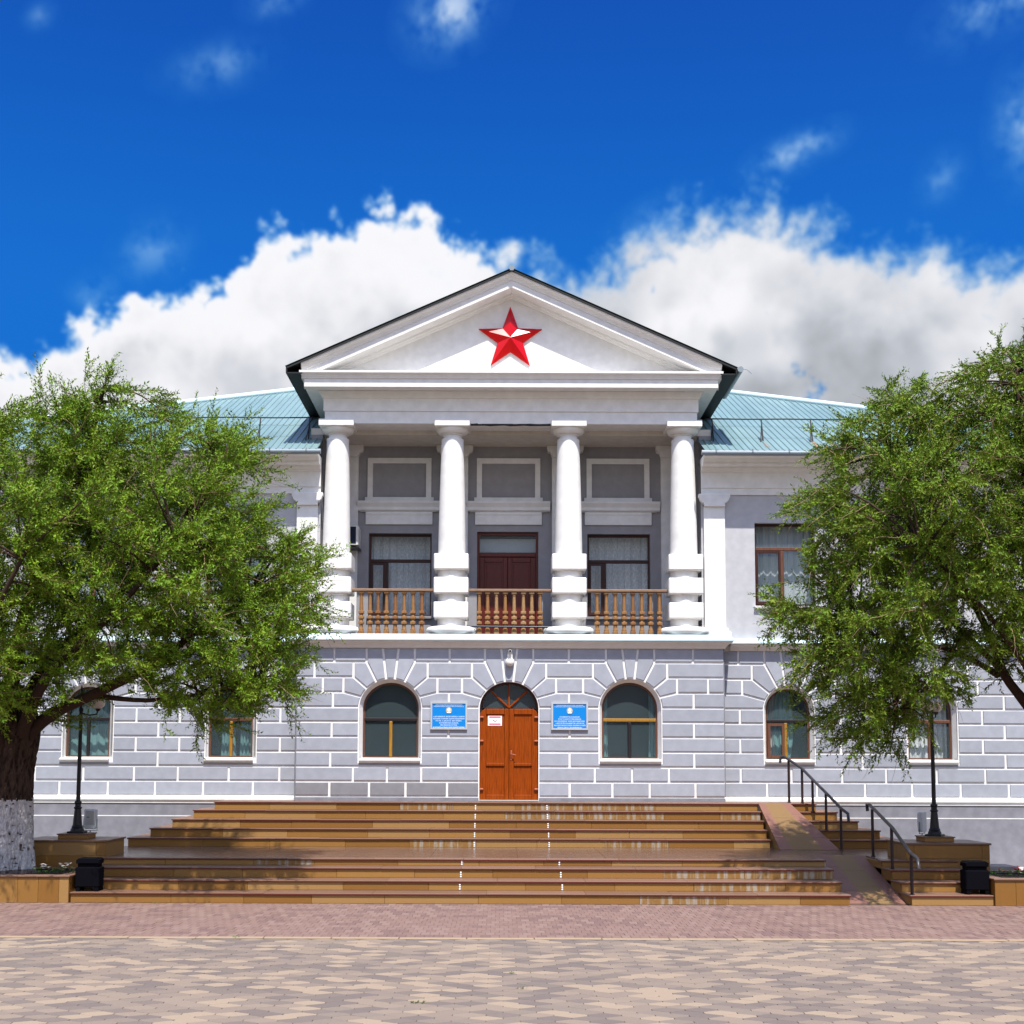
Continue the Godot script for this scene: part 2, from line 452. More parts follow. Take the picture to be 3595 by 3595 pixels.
func sky_at(d: Vector3) -> Color:
	var el := rad_to_deg(asin(clampf(d.y, -1, 1)))
	var az := rad_to_deg(atan2(d.x, -d.z))
	var up := clampf(el / 34.0, 0.0, 1.0)
	var air := Color(0.10, 0.44, 0.82).lerp(Color(0.040, 0.30, 0.69), smoothstep(0.5, 1.05, up))   # sRGB
	air = air.lerp(Color(0.028, 0.25, 0.62), smoothstep(34.0, 90.0, el))
	if el < 12.0:
		air = air.lerp(Color(0.50, 0.66, 0.86), 1.0 - maxf(el, 0.0) / 12.0)
	var k := 0.0
	var light := 1.0
	if el > -3.0 and el < 33.0:
		var crisp := smoothstep(3.5, -2.0, az) if absf(az) < 40.0 else 0.5
		var t := cloud_depth(d, az, el)
		k = smoothstep(-0.15, lerpf(2.6, 0.75, crisp), t)
		if k > 0.0:
			var above := d + Vector3(0.012, 0.03, 0.0)
			var relief := n_billow.get_noise_3dv(above * 24.0) - n_billow.get_noise_3dv(d * 24.0)
			var broad := n_top.get_noise_3dv(d * 300.0)
			var inside := smoothstep(0.6, 5.5, t)
			light = 1.0 - 0.22 * inside * smoothstep(-0.20, 0.40, broad) - 0.13 * inside * clampf(relief * 1.6 + 0.35, 0, 1) - 0.05 * smoothstep(4.0, 14.0, t) - lerpf(0.07, 0.0, crisp) * (1.0 - inside)
			# breaks in the bank
			var gap := smoothstep(0.50, 0.78, n_wisp.get_noise_3dv(d * 90.0) + 0.45 * n_fine.get_noise_3dv(d * 90.0)) * smoothstep(1.0, 4.0, t) * (1.0 - 0.85 * crisp)
			k *= 1.0 - 0.75 * gap
	var cl := Color(0.975, 0.975, 0.99) * light
	cl = cl.lerp(Color(cl.r * 0.955, cl.g * 0.975, cl.b), smoothstep(1.0, 0.8, light))
	var c := air.lerp(cl, k)
	# thin wisps higher up
	var w := 0.0
	for p in PUFFS:
		var dx := (az - float(p[0])) / float(p[2])
		var dy := (el - float(p[1]) - 0.25 * (az - float(p[0]))) / float(p[3])
		var q := exp(-(dx * dx + dy * dy))
		if q > 0.02:
			var body := clampf(0.62 + 1.1 * n_fine.get_noise_3dv(d * 85.0) + 0.5 * n_billow.get_noise_3dv(d * 95.0), 0, 1)
			w = maxf(w, q * body * float(p[4]))
	if absf(az) > 24.0 or el > 33.0:   # scattered scraps over the rest of the sky, cover thickened for fill light
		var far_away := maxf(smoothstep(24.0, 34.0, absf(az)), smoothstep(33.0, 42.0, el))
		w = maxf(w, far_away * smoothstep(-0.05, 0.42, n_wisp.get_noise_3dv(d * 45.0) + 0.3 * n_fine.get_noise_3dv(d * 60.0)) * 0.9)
	c = c.lerp(Color(0.90, 0.93, 0.98), clampf(w, 0, 1) * (1.0 - k))
	c = c.srgb_to_linear()
	# air brightens and pales towards the sun, boosted out of view to fill shadows
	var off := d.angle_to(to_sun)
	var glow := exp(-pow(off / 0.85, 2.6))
	c = c.lerp(Color(0.82, 0.86, 0.92), 0.35 * glow) * (1.0 + SUN_FILL_GLOW * glow)
	c.a = 1.0
	return c

func sky_dir(az: float, el: float) -> Vector3:
	return Vector3(sin(az) * cos(el), sin(el), -cos(az) * cos(el))

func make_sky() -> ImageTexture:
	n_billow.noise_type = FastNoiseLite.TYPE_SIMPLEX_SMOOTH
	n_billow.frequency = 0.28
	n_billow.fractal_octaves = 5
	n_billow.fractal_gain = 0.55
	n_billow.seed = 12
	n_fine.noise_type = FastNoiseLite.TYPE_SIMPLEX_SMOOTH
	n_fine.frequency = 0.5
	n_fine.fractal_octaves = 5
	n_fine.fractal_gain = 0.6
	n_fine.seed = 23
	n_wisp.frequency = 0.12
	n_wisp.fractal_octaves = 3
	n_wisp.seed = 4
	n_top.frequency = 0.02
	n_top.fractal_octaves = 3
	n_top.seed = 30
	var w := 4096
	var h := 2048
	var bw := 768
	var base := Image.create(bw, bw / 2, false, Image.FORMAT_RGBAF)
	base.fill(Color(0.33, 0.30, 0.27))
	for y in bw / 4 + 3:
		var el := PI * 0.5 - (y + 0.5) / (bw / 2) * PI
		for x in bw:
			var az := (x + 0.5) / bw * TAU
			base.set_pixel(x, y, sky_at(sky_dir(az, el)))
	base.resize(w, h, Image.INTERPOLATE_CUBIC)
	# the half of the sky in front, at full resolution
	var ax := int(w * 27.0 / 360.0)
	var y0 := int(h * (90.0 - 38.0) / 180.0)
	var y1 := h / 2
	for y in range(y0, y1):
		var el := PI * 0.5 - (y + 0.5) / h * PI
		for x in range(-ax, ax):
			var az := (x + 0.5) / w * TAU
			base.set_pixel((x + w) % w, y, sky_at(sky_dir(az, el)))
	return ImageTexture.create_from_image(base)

func stage() -> void:
	var cam := Camera3D.new()
	cam.name = "camera"
	cam.projection = Camera3D.PROJECTION_FRUSTUM
	cam.near = 0.1
	cam.far = 600.0
	cam.size = 0.768162 * cam.near
	cam.frustum_offset = Vector2(0.009081, 0.094041) * cam.near
	cam.basis = Basis(Vector3.RIGHT, deg_to_rad(5.4)) * Basis(Vector3.BACK, 0.0035)
	cam.position = Vector3(-0.2, 2.333, 29.75)
	add_child(cam)
	var env := Environment.new()
	env.background_mode = Environment.BG_SKY
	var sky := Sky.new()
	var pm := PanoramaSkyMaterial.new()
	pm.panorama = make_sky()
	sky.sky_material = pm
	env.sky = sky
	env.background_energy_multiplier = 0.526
	env.tonemap_mode = Environment.TONE_MAPPER_LINEAR
	env.tonemap_exposure = 1.9
	env.sdfgi_enabled = true
	env.ssao_enabled = true
	env.ssil_enabled = true
	var we := WorldEnvironment.new()
	we.name = "environment"
	we.environment = env
	add_child(we)
	var sun := DirectionalLight3D.new()
	sun.name = "sun"
	sun.light_energy = 1.3
	sun.light_color = Color(1.0, 0.98, 0.945)
	sun.light_angular_distance = 0.5
	sun.shadow_enabled = true
	sun.basis = Basis.looking_at(-to_sun, Vector3.UP)
	add_child(sun)

# ---------------------------------------------------------------- the building
const CX := 0.04
const ROWS := [1.595, 1.925, 2.255, 2.585, 2.915, 3.245, 3.575, 3.905, 4.245, 4.585, 4.905]

func arch_y(dx: float, a: float, b: float) -> float:
	return 3.56 + b * sqrt(maxf(0.0, 1.0 - (dx / a) * (dx / a)))

func arch_loop(c: float, a: float, y0: float, b: float, seg := 20) -> PackedVector2Array:   # counter-clockwise from the lower left
	var o := PackedVector2Array([Vector2(c - a, y0), Vector2(c + a, y0)])
	for i in seg + 1:
		var t := PI * i / seg
		o.append(Vector2(c + a * cos(t), 3.56 + b * sin(t)))
	return o

func wall(b: MB, x0: float, x1: float, y0: float, y1: float, zb: float, zf: float, holes: Array) -> void:   # hole: [centre, half width, sill, top or -1 for an arch, rise]
	var x := x0
	for h in holes:
		var l: float = h[0] - h[1]
		var r: float = h[0] + h[1]
		b.box(Vector3(x, y0, zb), Vector3(l, y1, zf))
		if h[2] > y0: b.box(Vector3(l, y0, zb), Vector3(r, h[2], zf))
		if h[3] > 0.0:
			b.box(Vector3(l, h[3], zb), Vector3(r, y1, zf))
		else:
			for side in [-1, 1]:   # the spandrels over the arch
				var p := PackedVector2Array()
				for i in 13:
					var t := PI * 0.5 * i / 12
					p.append(Vector2(h[0] + side * h[1] * cos(t), 3.56 + h[4] * sin(t)))
				p.append(Vector2(h[0], y1))
				p.append(Vector2(h[0] + side * h[1], y1))
				b.prism(p, zb, zf)
		x = r
	b.box(Vector3(x, y0, zb), Vector3(x1, y1, zf))

func rect(x0: float, x1: float, y0: float, y1: float) -> PackedVector2Array:
	return PackedVector2Array([Vector2(x0, y0), Vector2(x1, y0), Vector2(x1, y1), Vector2(x0, y1)])

func arch_part(c: float, a: float, b: float, d0: float, d1: float, seg := 5) -> PackedVector2Array:
	var o := PackedVector2Array()
	for i in seg + 1:
		var dx := lerpf(d0, d1, float(i) / seg)
		o.append(Vector2(c + dx, arch_y(dx, a, b)))
	return o

func voussoirs(c: float, a: float, b: float, left: float, right: float) -> Array:
	var o := []
	for s in [-1, 1]:
		var d := [a, 0.928 * a, 0.754 * a, 0.45 * a, 0.138 * a]
		var e := [0.0, 1.05, 0.83, 0.54, 0.18]
		var edge := left if s < 0 else right
		var p0 := PackedVector2Array([Vector2(edge, 3.575), Vector2(c + s * a, 3.575)])
		p0.append_array(arch_part(c, a, b, s * d[0] * 0.993, s * d[1], 3))
		p0.append(Vector2(c + s * e[1], 3.905)); p0.append(Vector2(edge, 3.905))
		o.append(p0)
		for k in 3:
			var p := PackedVector2Array([Vector2(c + s * e[k + 1], ROWS[7 + k])])
			p.append_array(arch_part(c, a, b, s * d[k + 1], s * d[k + 2]))
			p.append(Vector2(c + s * e[k + 2], ROWS[8 + k]))
			p.append(Vector2(c + s * e[k + 1], ROWS[8 + k]))
			o.append(p)
	var key := arch_part(c, a, b, -0.138 * a, 0.138 * a)
	key.append(Vector2(c + 0.18, ROWS[10])); key.append(Vector2(c - 0.18, ROWS[10]))
	o.append(key)
	return o

func u_shape(x0: float, x1: float, c: float, a: float) -> PackedVector2Array:
	return PackedVector2Array([Vector2(x0, 2.255), Vector2(x1, 2.255), Vector2(x1, 2.585), Vector2(c + a, 2.585), Vector2(c + a, 2.355), Vector2(c - a, 2.355), Vector2(c - a, 2.585), Vector2(x0, 2.585)])

func courses(polys: Array, row: int, spans: Array) -> void:
	for s in spans:
		polys.append(rect(s[0], s[1], ROWS[row], ROWS[row + 1]))

func lay_blocks(polys: Array, z: float, parent: Node3D, lowest_dark := false) -> void:
	for p: PackedVector2Array in polys:
		if MB.area(p) < 0: p.reverse()
		var q := MB.inset(p, 0.0255 + rng.randf_range(-0.002, 0.002))
		var b := MB.new()
		var proud := rng.randf_range(0.020, 0.026)
		var inner := MB.inset(q, 0.008)
		b.ring(MB.loop(q, z - 0.01), MB.loop(q, z + proud - 0.008))
		b.ring(MB.loop(q, z + proud - 0.008), MB.loop(inner, z + proud))
		b.cap(inner, z + proud)
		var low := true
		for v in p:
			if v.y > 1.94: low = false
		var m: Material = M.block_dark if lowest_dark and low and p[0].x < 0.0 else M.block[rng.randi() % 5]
		part("stone_block", b, m, parent)

func mirror(polys: Array, s: int) -> Array:
	var o := []
	for p: PackedVector2Array in polys:
		var q := PackedVector2Array()
		for v in p:
			q.append(Vector2(CX + s * v.x, v.y))
		o.append(q)
	return o

func curtain(b: MB, x0: float, x1: float, y0: float, y1: float, z: float, amp: float, waves: float, gather := 0.0) -> void:
	var nx := int(maxf(10.0, waves * 6.0))
	var rows := 6
	var g := []
	for j in rows + 1:
		var r := []
		var t := float(j) / rows
		for i in nx + 1:
			var s := float(i) / nx
			var xx := x0 + (x1 - x0) * s
			xx += gather * sin(PI * t) * (0.5 - s) * (x1 - x0)
			r.append(Vector3(xx, lerpf(y0, y1, t), z + amp * sin(s * waves * TAU + 0.7 * sin(t * 3.0)) + amp * 0.4 * sin(s * waves * 2.3 * TAU + t)))
		g.append(r)
	for j in rows:
		for i in nx:
			b.quad(g[j][i], g[j][i + 1], g[j + 1][i + 1], g[j + 1][i])

func sheet(poly: PackedVector2Array, z: float) -> MB:
	var b := MB.new()
	b.cap(poly, z)
	return b

func arch_window(root: Node3D, c: float, a: float, b: float, zf: float, sty: Dictionary) -> void:
	var w := holder("window", root)
	var ai := a - 0.065
	var bi := b - 0.07
	var rv := MB.new()
	rv.frame_ring(arch_loop(c, a - 0.001, 2.44, b - 0.001), arch_loop(c, ai, 2.44, bi), zf - 0.42, zf - 0.03, zf - 0.16)
	part("reveal", rv, M.white, w)
	var z := zf - 0.22
	var fr := MB.new()
	fr.frame_ring(arch_loop(c, ai + 0.002, 2.44, bi + 0.002), MB.inset(arch_loop(c, ai, 2.44, bi), 0.045), z - 0.06, z)
	part("frame", fr, sty.frame, w)
	var tr := MB.new()
	tr.bevel_box(Vector3(c - ai + 0.03, 3.27, z - 0.05), Vector3(c + ai - 0.03, 3.345, z + 0.012), 0.012)
	part("transom", tr, sty.transom, w)
	var ml := MB.new()
	var mx: float = c + sty.get("shift", 0.0)
	ml.bevel_box(Vector3(mx - 0.036, 2.47, z - 0.05), Vector3(mx + 0.036, 3.268, z + 0.02), 0.012)
	part("mullion", ml, sty.mullion, w)
	var up := PackedVector2Array([Vector2(c - ai + 0.035, 3.34), Vector2(c + ai - 0.035, 3.34)])
	for i in 17:
		var t := PI * i / 16
		up.append(Vector2(c + (ai - 0.035) * cos(t), 3.56 + (bi - 0.035) * sin(t)))
	part("pane", sheet(up, z - 0.03), M.glass, w)
	part("pane", sheet(rect(c - ai + 0.035, mx - 0.03, 2.475, 3.275), z - 0.03), M.glass, w)
	part("pane", sheet(rect(mx + 0.03, c + ai - 0.035, 2.475, 3.275), z - 0.03), M.glass, w)
	if sty.get("sash", false):
		var sh := MB.new()
		sh.frame_ring(rect(c - ai + 0.05, mx - 0.03, 2.478, 3.262), rect(c - ai + 0.11, mx - 0.09, 2.54, 3.20), z - 0.03, z + 0.028)
		part("sash", sh, M.frame_brown, w)
	var sl := MB.new()
	sl.strip_x(c - a + 0.01, c + a - 0.01, [Vector2(zf - 0.2, 2.30), Vector2(zf + 0.05, 2.335), Vector2(zf + 0.055, 2.37), Vector2(zf + 0.085, 2.375), Vector2(zf + 0.09, 2.40), Vector2(zf - 0.02, 2.43), Vector2(zf - 0.21, 2.45)])
	part("sill", sl, M.white, w)
	for q in sty.get("curtains", []):
		var cu := MB.new()
		curtain(cu, c + q[0] * ai, c + q[1] * ai, 2.30, q[5] if q.size() > 5 else 4.3, z - 0.34, 0.022, q[2], q[3])
		part("curtain", cu, q[4], w)

func rect_window(root: Node3D, x0: float, x1: float, y0: float, y1: float, zf: float, tr: float, mx: float, sty: Dictionary) -> void:
	var w := holder("window", root)
	var z := zf - 0.14
	var fr := MB.new()
	fr.frame_ring(rect(x0, x1, y0, y1), rect(x0 + 0.05, x1 - 0.04, y0 + 0.05, y1 - 0.06), z - 0.06, z)
	part("frame", fr, sty.frame, w)
	var t := MB.new()
	t.bevel_box(Vector3(x0 + 0.04, tr - 0.045, z - 0.05), Vector3(x1 - 0.03, tr + 0.035, z + 0.012), 0.01)
	part("transom", t, sty.transom, w)
	var ml := MB.new()
	ml.bevel_box(Vector3(mx - 0.045, y0 + 0.04, z - 0.05), Vector3(mx + 0.04, tr - 0.047, z + 0.01), 0.01)
	part("mullion", ml, sty.transom, w)
	var sh := MB.new()
	sh.frame_ring(rect(x0 + 0.045, mx - 0.04, y0 + 0.045, tr - 0.05), rect(x0 + 0.095, mx - 0.085, y0 + 0.11, tr - 0.10), z - 0.04, z + 0.03)
	part("sash", sh, sty.frame, w)
	part("pane", sheet(rect(x0 + 0.04, x1 - 0.03, tr + 0.03, y1 - 0.05), z - 0.03), M.glass, w)
	part("pane", sheet(rect(x0 + 0.09, mx - 0.08, y0 + 0.10, tr - 0.09), z - 0.01), M.glass, w)
	part("pane", sheet(rect(mx + 0.035, x1 - 0.03, y0 + 0.04, tr - 0.04), z - 0.03), M.glass, w)
	var sl := MB.new()
	sl.strip_x(x0 - 0.03, x1 + 0.03, [Vector2(zf - 0.1, y0 - 0.075), Vector2(zf + 0.03, y0 - 0.07), Vector2(zf + 0.075, y0 - 0.065), Vector2(zf + 0.08, y0 - 0.02), Vector2(zf - 0.1, y0 - 0.002)])
	part("sill", sl, sty.get("sill", M.white), w)
	var cu := MB.new()
	curtain(cu, x0 - 0.1, x1 + 0.1, y0 - 0.2, y1 + 0.2, z - 0.34, 0.02, 9.0, 0.0)
	part("curtain", cu, sty.get("cloth", M.curtain), w)

func bay_blocks(root: Node3D) -> void:
	var L := -4.745
	var R := 4.825
	var a := 0.69
	var d := 0.655
	var c1 := -2.64
	var c2 := 0.01
	var c3 := 2.715
	var q := []
	q.append_array(voussoirs(c1, a, 0.64, -3.92, -1.33))
	q.append_array(voussoirs(c2, d, 0.59, -1.33, 1.35))
	q.append_array(voussoirs(c3, a, 0.66, 1.35, 4.13))
	courses(q, 9, [[L, -3.90], [-3.90, c1 - 0.54], [c1 + 0.54, -1.32], [-1.32, c2 - 0.54], [c2 + 0.54, 1.345], [1.345, c3 - 0.54], [c3 + 0.54, 4.12], [4.12, R]])
	courses(q, 8, [[L, -4.34], [-4.34, c1 - 0.83], [c1 + 0.83, c2 - 0.83], [c2 + 0.83, c3 - 0.83], [c3 + 0.83, R]])
	courses(q, 7, [[L, -4.15], [-4.15, c1 - 1.05], [c1 + 1.05, c2 - 1.05], [c2 + 1.05, c3 - 1.05], [c3 + 1.05, 4.455], [4.455, R]])
	courses(q, 6, [[L, -3.92], [4.13, R]])
	for k in [5, 3]:
		courses(q, k, [[L, c1 - a], [c1 + a, c2 - d], [c2 + d, c3 - a], [c3 + a, R]])
	courses(q, 4, [[L, -3.94], [-3.94, c1 - a], [c1 + a, -1.335], [-1.335, c2 - d], [c2 + d, 1.36], [1.36, c3 - a], [c3 + a, 4.13], [4.13, R]])
	courses(q, 2, [[L, -3.96], [-1.335, c2 - d], [c2 + d, 1.36], [4.13, R]])
	q.append(u_shape(-3.96, -1.335, c1, a))
	q.append(u_shape(1.36, 4.13, c3, a))
	courses(q, 1, [[L, -3.45], [-3.45, -2.695], [-2.695, -1.935], [-1.935, c2 - d], [c2 + d, 1.92], [1.92, 2.745], [2.745, 3.565], [3.565, R]])
	courses(q, 0, [[L, -3.97], [-3.97, -3.09], [-3.09, -2.28], [-2.28, -1.36], [-1.36, c2 - d], [c2 + d, 1.36], [1.36, 2.31], [2.31, 3.135], [3.135, 4.15], [4.15, R]])
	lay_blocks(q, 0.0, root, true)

func wing_blocks(root: Node3D, s: int) -> void:
	var u0 := 4.735
	var a := 0.565
	var c1 := 6.30
	var c2 := 9.53
	var q := []
	q.append_array(voussoirs(c1, a, 0.55, u0, 7.94))
	q.append_array(voussoirs(c2, a, 0.55, 7.94, 11.16))
	courses(q, 9, [[u0, 5.17], [5.17, c1 - 0.54], [c1 + 0.54, 7.9], [7.9, c2 - 0.54], [c2 + 0.54, 10.7], [10.7, 11.7], [11.7, 12.7]])
	courses(q, 8, [[u0, c1 - 0.83], [c1 + 0.83, 7.9], [7.9, c2 - 0.83], [c2 + 0.83, 11.2], [11.2, 12.2]])
	courses(q, 7, [[u0, c1 - 1.05], [c1 + 1.05, c2 - 1.05], [c2 + 1.05, 11.7], [11.7, 12.7]])
	courses(q, 6, [[11.16, 12.2]])
	for k in [5, 3]:
		courses(q, k, [[u0, 5.19], [5.19, c1 - a], [c1 + a, 7.46], [7.46, 8.44], [8.44, c2 - a], [c2 + a, 10.66], [10.66, 11.7], [11.7, 12.7]])
	courses(q, 4, [[u0, c1 - a], [c1 + a, 7.94], [7.94, c2 - a], [c2 + a, 11.16], [11.16, 12.2]])
	courses(q, 2, [[11.16, 12.2]])
	q.append(u_shape(u0, 7.94, c1, a))
	q.append(u_shape(7.94, 11.16, c2, a))
	courses(q, 1, [[u0, 5.19], [5.19, 6.33], [6.33, 7.475], [7.475, 8.46], [8.46, 9.6], [9.6, 10.69], [10.69, 11.7], [11.7, 12.7]])
	courses(q, 0, [[u0, 5.78], [5.78, 6.9], [6.9, 7.98], [7.98, 9.04], [9.04, 10.13], [10.13, 11.21], [11.21, 12.2]])
	lay_blocks(mirror(q, s), -0.4, root)
	# the rest of the wing, beyond the picture
	var b := MB.new()
	for r in 10:
		var x := 12.7 if r % 2 == 1 else 12.2
		while x < 15.2:
			var p := PackedVector2Array()
			for v in MB.inset(rect(x, minf(x + 1.02, 15.4), ROWS[r], ROWS[r + 1]), 0.026):
				p.append(Vector2(CX + s * v.x, v.y))
			b.prism(p, -0.41, -0.378, 0.008)
			x += 1.02
	tag(part("stone_blocks", b, M.block[0], root), "", "", "", "stuff")

func building() -> Node3D:
	var r := thing("columned_hall", "two-storey grey and white hall with columned portico, pediment and pale green metal roof", "building")
	# walls
	var b := MB.new()
	wall(b, -4.72, 4.80, 0.0, 5.0, -0.45, 0.0, [[-2.64, 0.69, 2.44, -1.0, 0.64], [0.01, 0.655, 1.5, -1.0, 0.59], [2.715, 0.69, 2.44, -1.0, 0.66]])
	for s in [-1, 1]:
		var holes := []
		for u in ([6.30, 9.53] if s > 0 else [9.53, 6.30]):
			holes.append([CX + s * u, 0.565, 2.44, -1.0, 0.55])
		var xa: float = CX + s * 4.5
		var xb: float = CX + s * 15.4
		wall(b, minf(xa, xb), maxf(xa, xb), 0.0, 5.0, -0.85, -0.4, holes)
	part("wall", b, M.joint, r)
	bay_blocks(r)
	wing_blocks(r, -1)
	wing_blocks(r, 1)
	for s in [-1, 1]:
		b = MB.new()
		var holes := []
		for u in ([6.27, 9.5] if s > 0 else [9.5, 6.27]):
			holes.append([CX + s * u, 0.69, 5.93, 7.84, 0.0])
		var xa: float = CX + s * 4.36
		var xb: float = CX + s * 15.4
		wall(b, minf(xa, xb), maxf(xa, xb), 5.004, 9.2, -0.75, -0.4, holes)
		part("upper_wall", b, M.upper, r)
	b = MB.new()
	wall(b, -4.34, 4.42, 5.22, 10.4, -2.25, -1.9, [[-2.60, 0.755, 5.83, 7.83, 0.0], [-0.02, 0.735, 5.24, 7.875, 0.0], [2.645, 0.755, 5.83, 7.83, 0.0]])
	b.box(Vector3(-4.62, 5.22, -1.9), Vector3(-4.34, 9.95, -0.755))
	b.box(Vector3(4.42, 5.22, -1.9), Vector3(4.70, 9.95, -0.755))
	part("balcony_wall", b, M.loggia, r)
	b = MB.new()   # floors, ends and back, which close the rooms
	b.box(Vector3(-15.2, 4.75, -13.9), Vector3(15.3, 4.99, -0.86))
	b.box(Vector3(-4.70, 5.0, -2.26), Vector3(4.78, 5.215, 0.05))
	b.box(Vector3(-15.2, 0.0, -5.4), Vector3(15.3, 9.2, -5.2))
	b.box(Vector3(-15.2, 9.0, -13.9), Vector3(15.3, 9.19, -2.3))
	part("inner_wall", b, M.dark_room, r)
	b = MB.new()
	b.box(Vector3(-15.36, 0.0, -14.2), Vector3(15.44, 9.2, -13.9))
	b.box(Vector3(-15.36, 0.0, -13.9), Vector3(-15.1, 9.2, -0.85))
	b.box(Vector3(15.18, 0.0, -13.9), Vector3(15.44, 9.2, -0.85))
	part("rear_wall", b, M.upper, r)
	# plinth
	b = MB.new()
	for s in [-1, 1]:
		var xa: float = CX + s * 4.72
		var xb: float = CX + s * 15.45
		b.box(Vector3(xa, 0, -0.41), Vector3(xb, 1.13, -0.31))
		b.box(Vector3(xa, 1.15, -0.41), Vector3(xb, 1.42, -0.318))
	b.box(Vector3(-4.73, 1.40, -0.01), Vector3(-0.66, 1.575, 0.022))
	b.box(Vector3(0.68, 1.40, -0.01), Vector3(4.81, 1.575, 0.022))
	for s in [-1, 1]:
		var x0: float = -4.745 if s < 0 else 4.80
		b.box(Vector3(x0, 1.6, -0.38), Vector3(x0 + 0.025, 4.9, -0.002))
	part("plinth", b, M.plinth, r)
	b = MB.new()
	for s in [-1, 1]:
		var xa: float = CX + s * 4.74
		var xb: float = CX + s * 15.45
		b.strip_x(minf(xa, xb), maxf(xa, xb), [Vector2(-0.41, 1.42), Vector2(-0.30, 1.425), Vector2(-0.295, 1.49), Vector2(-0.27, 1.50), Vector2(-0.27, 1.55), Vector2(-0.41, 1.60)])
		b.box(Vector3(xa, 1.13, -0.405), Vector3(xb, 1.15, -0.307))
	part("plinth_moulding", b, M.white, r)
	# string course with its sheet-metal cover
	var sc := MB.new()
	var fl := MB.new()
	sc.belt(-4.72, 4.80, 0.0, -0.4, [Vector2(0.028, 4.895), Vector2(0.05, 4.91), Vector2(0.07, 4.95), Vector2(0.12, 5.0), Vector2(0.185, 5.03), Vector2(0.19, 5.07)])
	fl.belt(-4.72, 4.80, 0.0, -0.4, [Vector2(0.19, 5.055), Vector2(0.225, 5.06), Vector2(0.228, 5.085), Vector2(0.135, 5.205), Vector2(-0.35, 5.222)])
	for s in [-1, 1]:
		var xa: float = CX + s * 4.98
		var xb: float = CX + s * 15.45
		sc.strip_x(minf(xa, xb), maxf(xa, xb), [Vector2(-0.40, 4.88), Vector2(-0.37, 4.89), Vector2(-0.33, 4.93), Vector2(-0.28, 4.98), Vector2(-0.22, 5.0), Vector2(-0.21, 5.05), Vector2(-0.4, 5.06)])
		fl.strip_x(minf(xa, xb), maxf(xa, xb), [Vector2(-0.21, 5.035), Vector2(-0.18, 5.04), Vector2(-0.177, 5.065), Vector2(-0.26, 5.15), Vector2(-0.42, 5.17)])
	part("string_course", sc, M.white, r)
	part("ledge_cover", fl, M.flashing, r)
	# windows
	arch_window(r, -2.64, 0.69, 0.64, 0.0, {"frame": M.frame_brown, "transom": M.frame_black, "mullion": M.frame_ochre})
	arch_window(r, 2.715, 0.69, 0.66, 0.0, {"frame": M.frame_brown, "transom": M.frame_ochre, "mullion": M.frame_black, "curtains": [[-1.0, -0.72, 2.0, 0.3, M.curtain_teal], [0.72, 1.0, 2.0, 0.3, M.curtain_teal]]})
	arch_window(r, CX + 6.30, 0.565, 0.55, -0.4, {"frame": M.frame_brown, "transom": M.frame_black, "mullion": M.frame_ochre, "shift": -0.04, "sash": true, "curtains": [[-1.0, -0.35, 4.0, 0.3, M.curtain], [-0.3, 0.2, 3.0, -0.9, M.curtain_teal, 4.1]]})
	arch_window(r, CX + 9.53, 0.565, 0.55, -0.4, {"frame": M.frame_brown, "transom": M.frame_brown, "mullion": M.frame_brown, "curtains": [[-1.0, 1.0, 8.0, 0.0, M.lace]]})
	arch_window(r, CX - 6.34, 0.565, 0.55, -0.4, {"frame": M.frame_brown, "transom": M.frame_brown, "mullion": M.frame_ochre, "curtains": [[-0.62, 0.15, 4.0, 0.25, M.curtain_teal], [0.25, 1.0, 4.0, 0.2, M.curtain_teal]]})
	arch_window(r, CX - 9.58, 0.565, 0.55, -0.4, {"frame": M.frame_brown, "transom": M.frame_black, "mullion": M.frame_black, "curtains": [[-1.0, 1.0, 5.0, 0.0, M.curtain_teal]]})
	for s in [-1, 1]:
		for u in [6.27, 9.5]:
			var c: float = CX + s * u
			rect_window(r, c - 0.69, c + 0.69, 5.93, 7.84, -0.4, 7.26, c - 0.04, {"frame": M.frame_dark, "transom": M.frame_brown})
	rect_window(r, -3.355, -1.845, 5.83, 7.83, -1.9, 7.18, -2.93, {"frame": M.frame_dark, "transom": M.frame_dark, "sill": M.loggia, "cloth": M.lace})
	rect_window(r, 1.89, 3.40, 5.83, 7.83, -1.9, 7.18, 2.31, {"frame": M.frame_dark, "transom": M.frame_dark, "sill": M.loggia, "cloth": M.lace})
	entrance(r)
	balcony_door(r)
	loggia(r)
	columns(r)
	entablature(r)
	wing_trim(r)
	roofs(r)
	return r

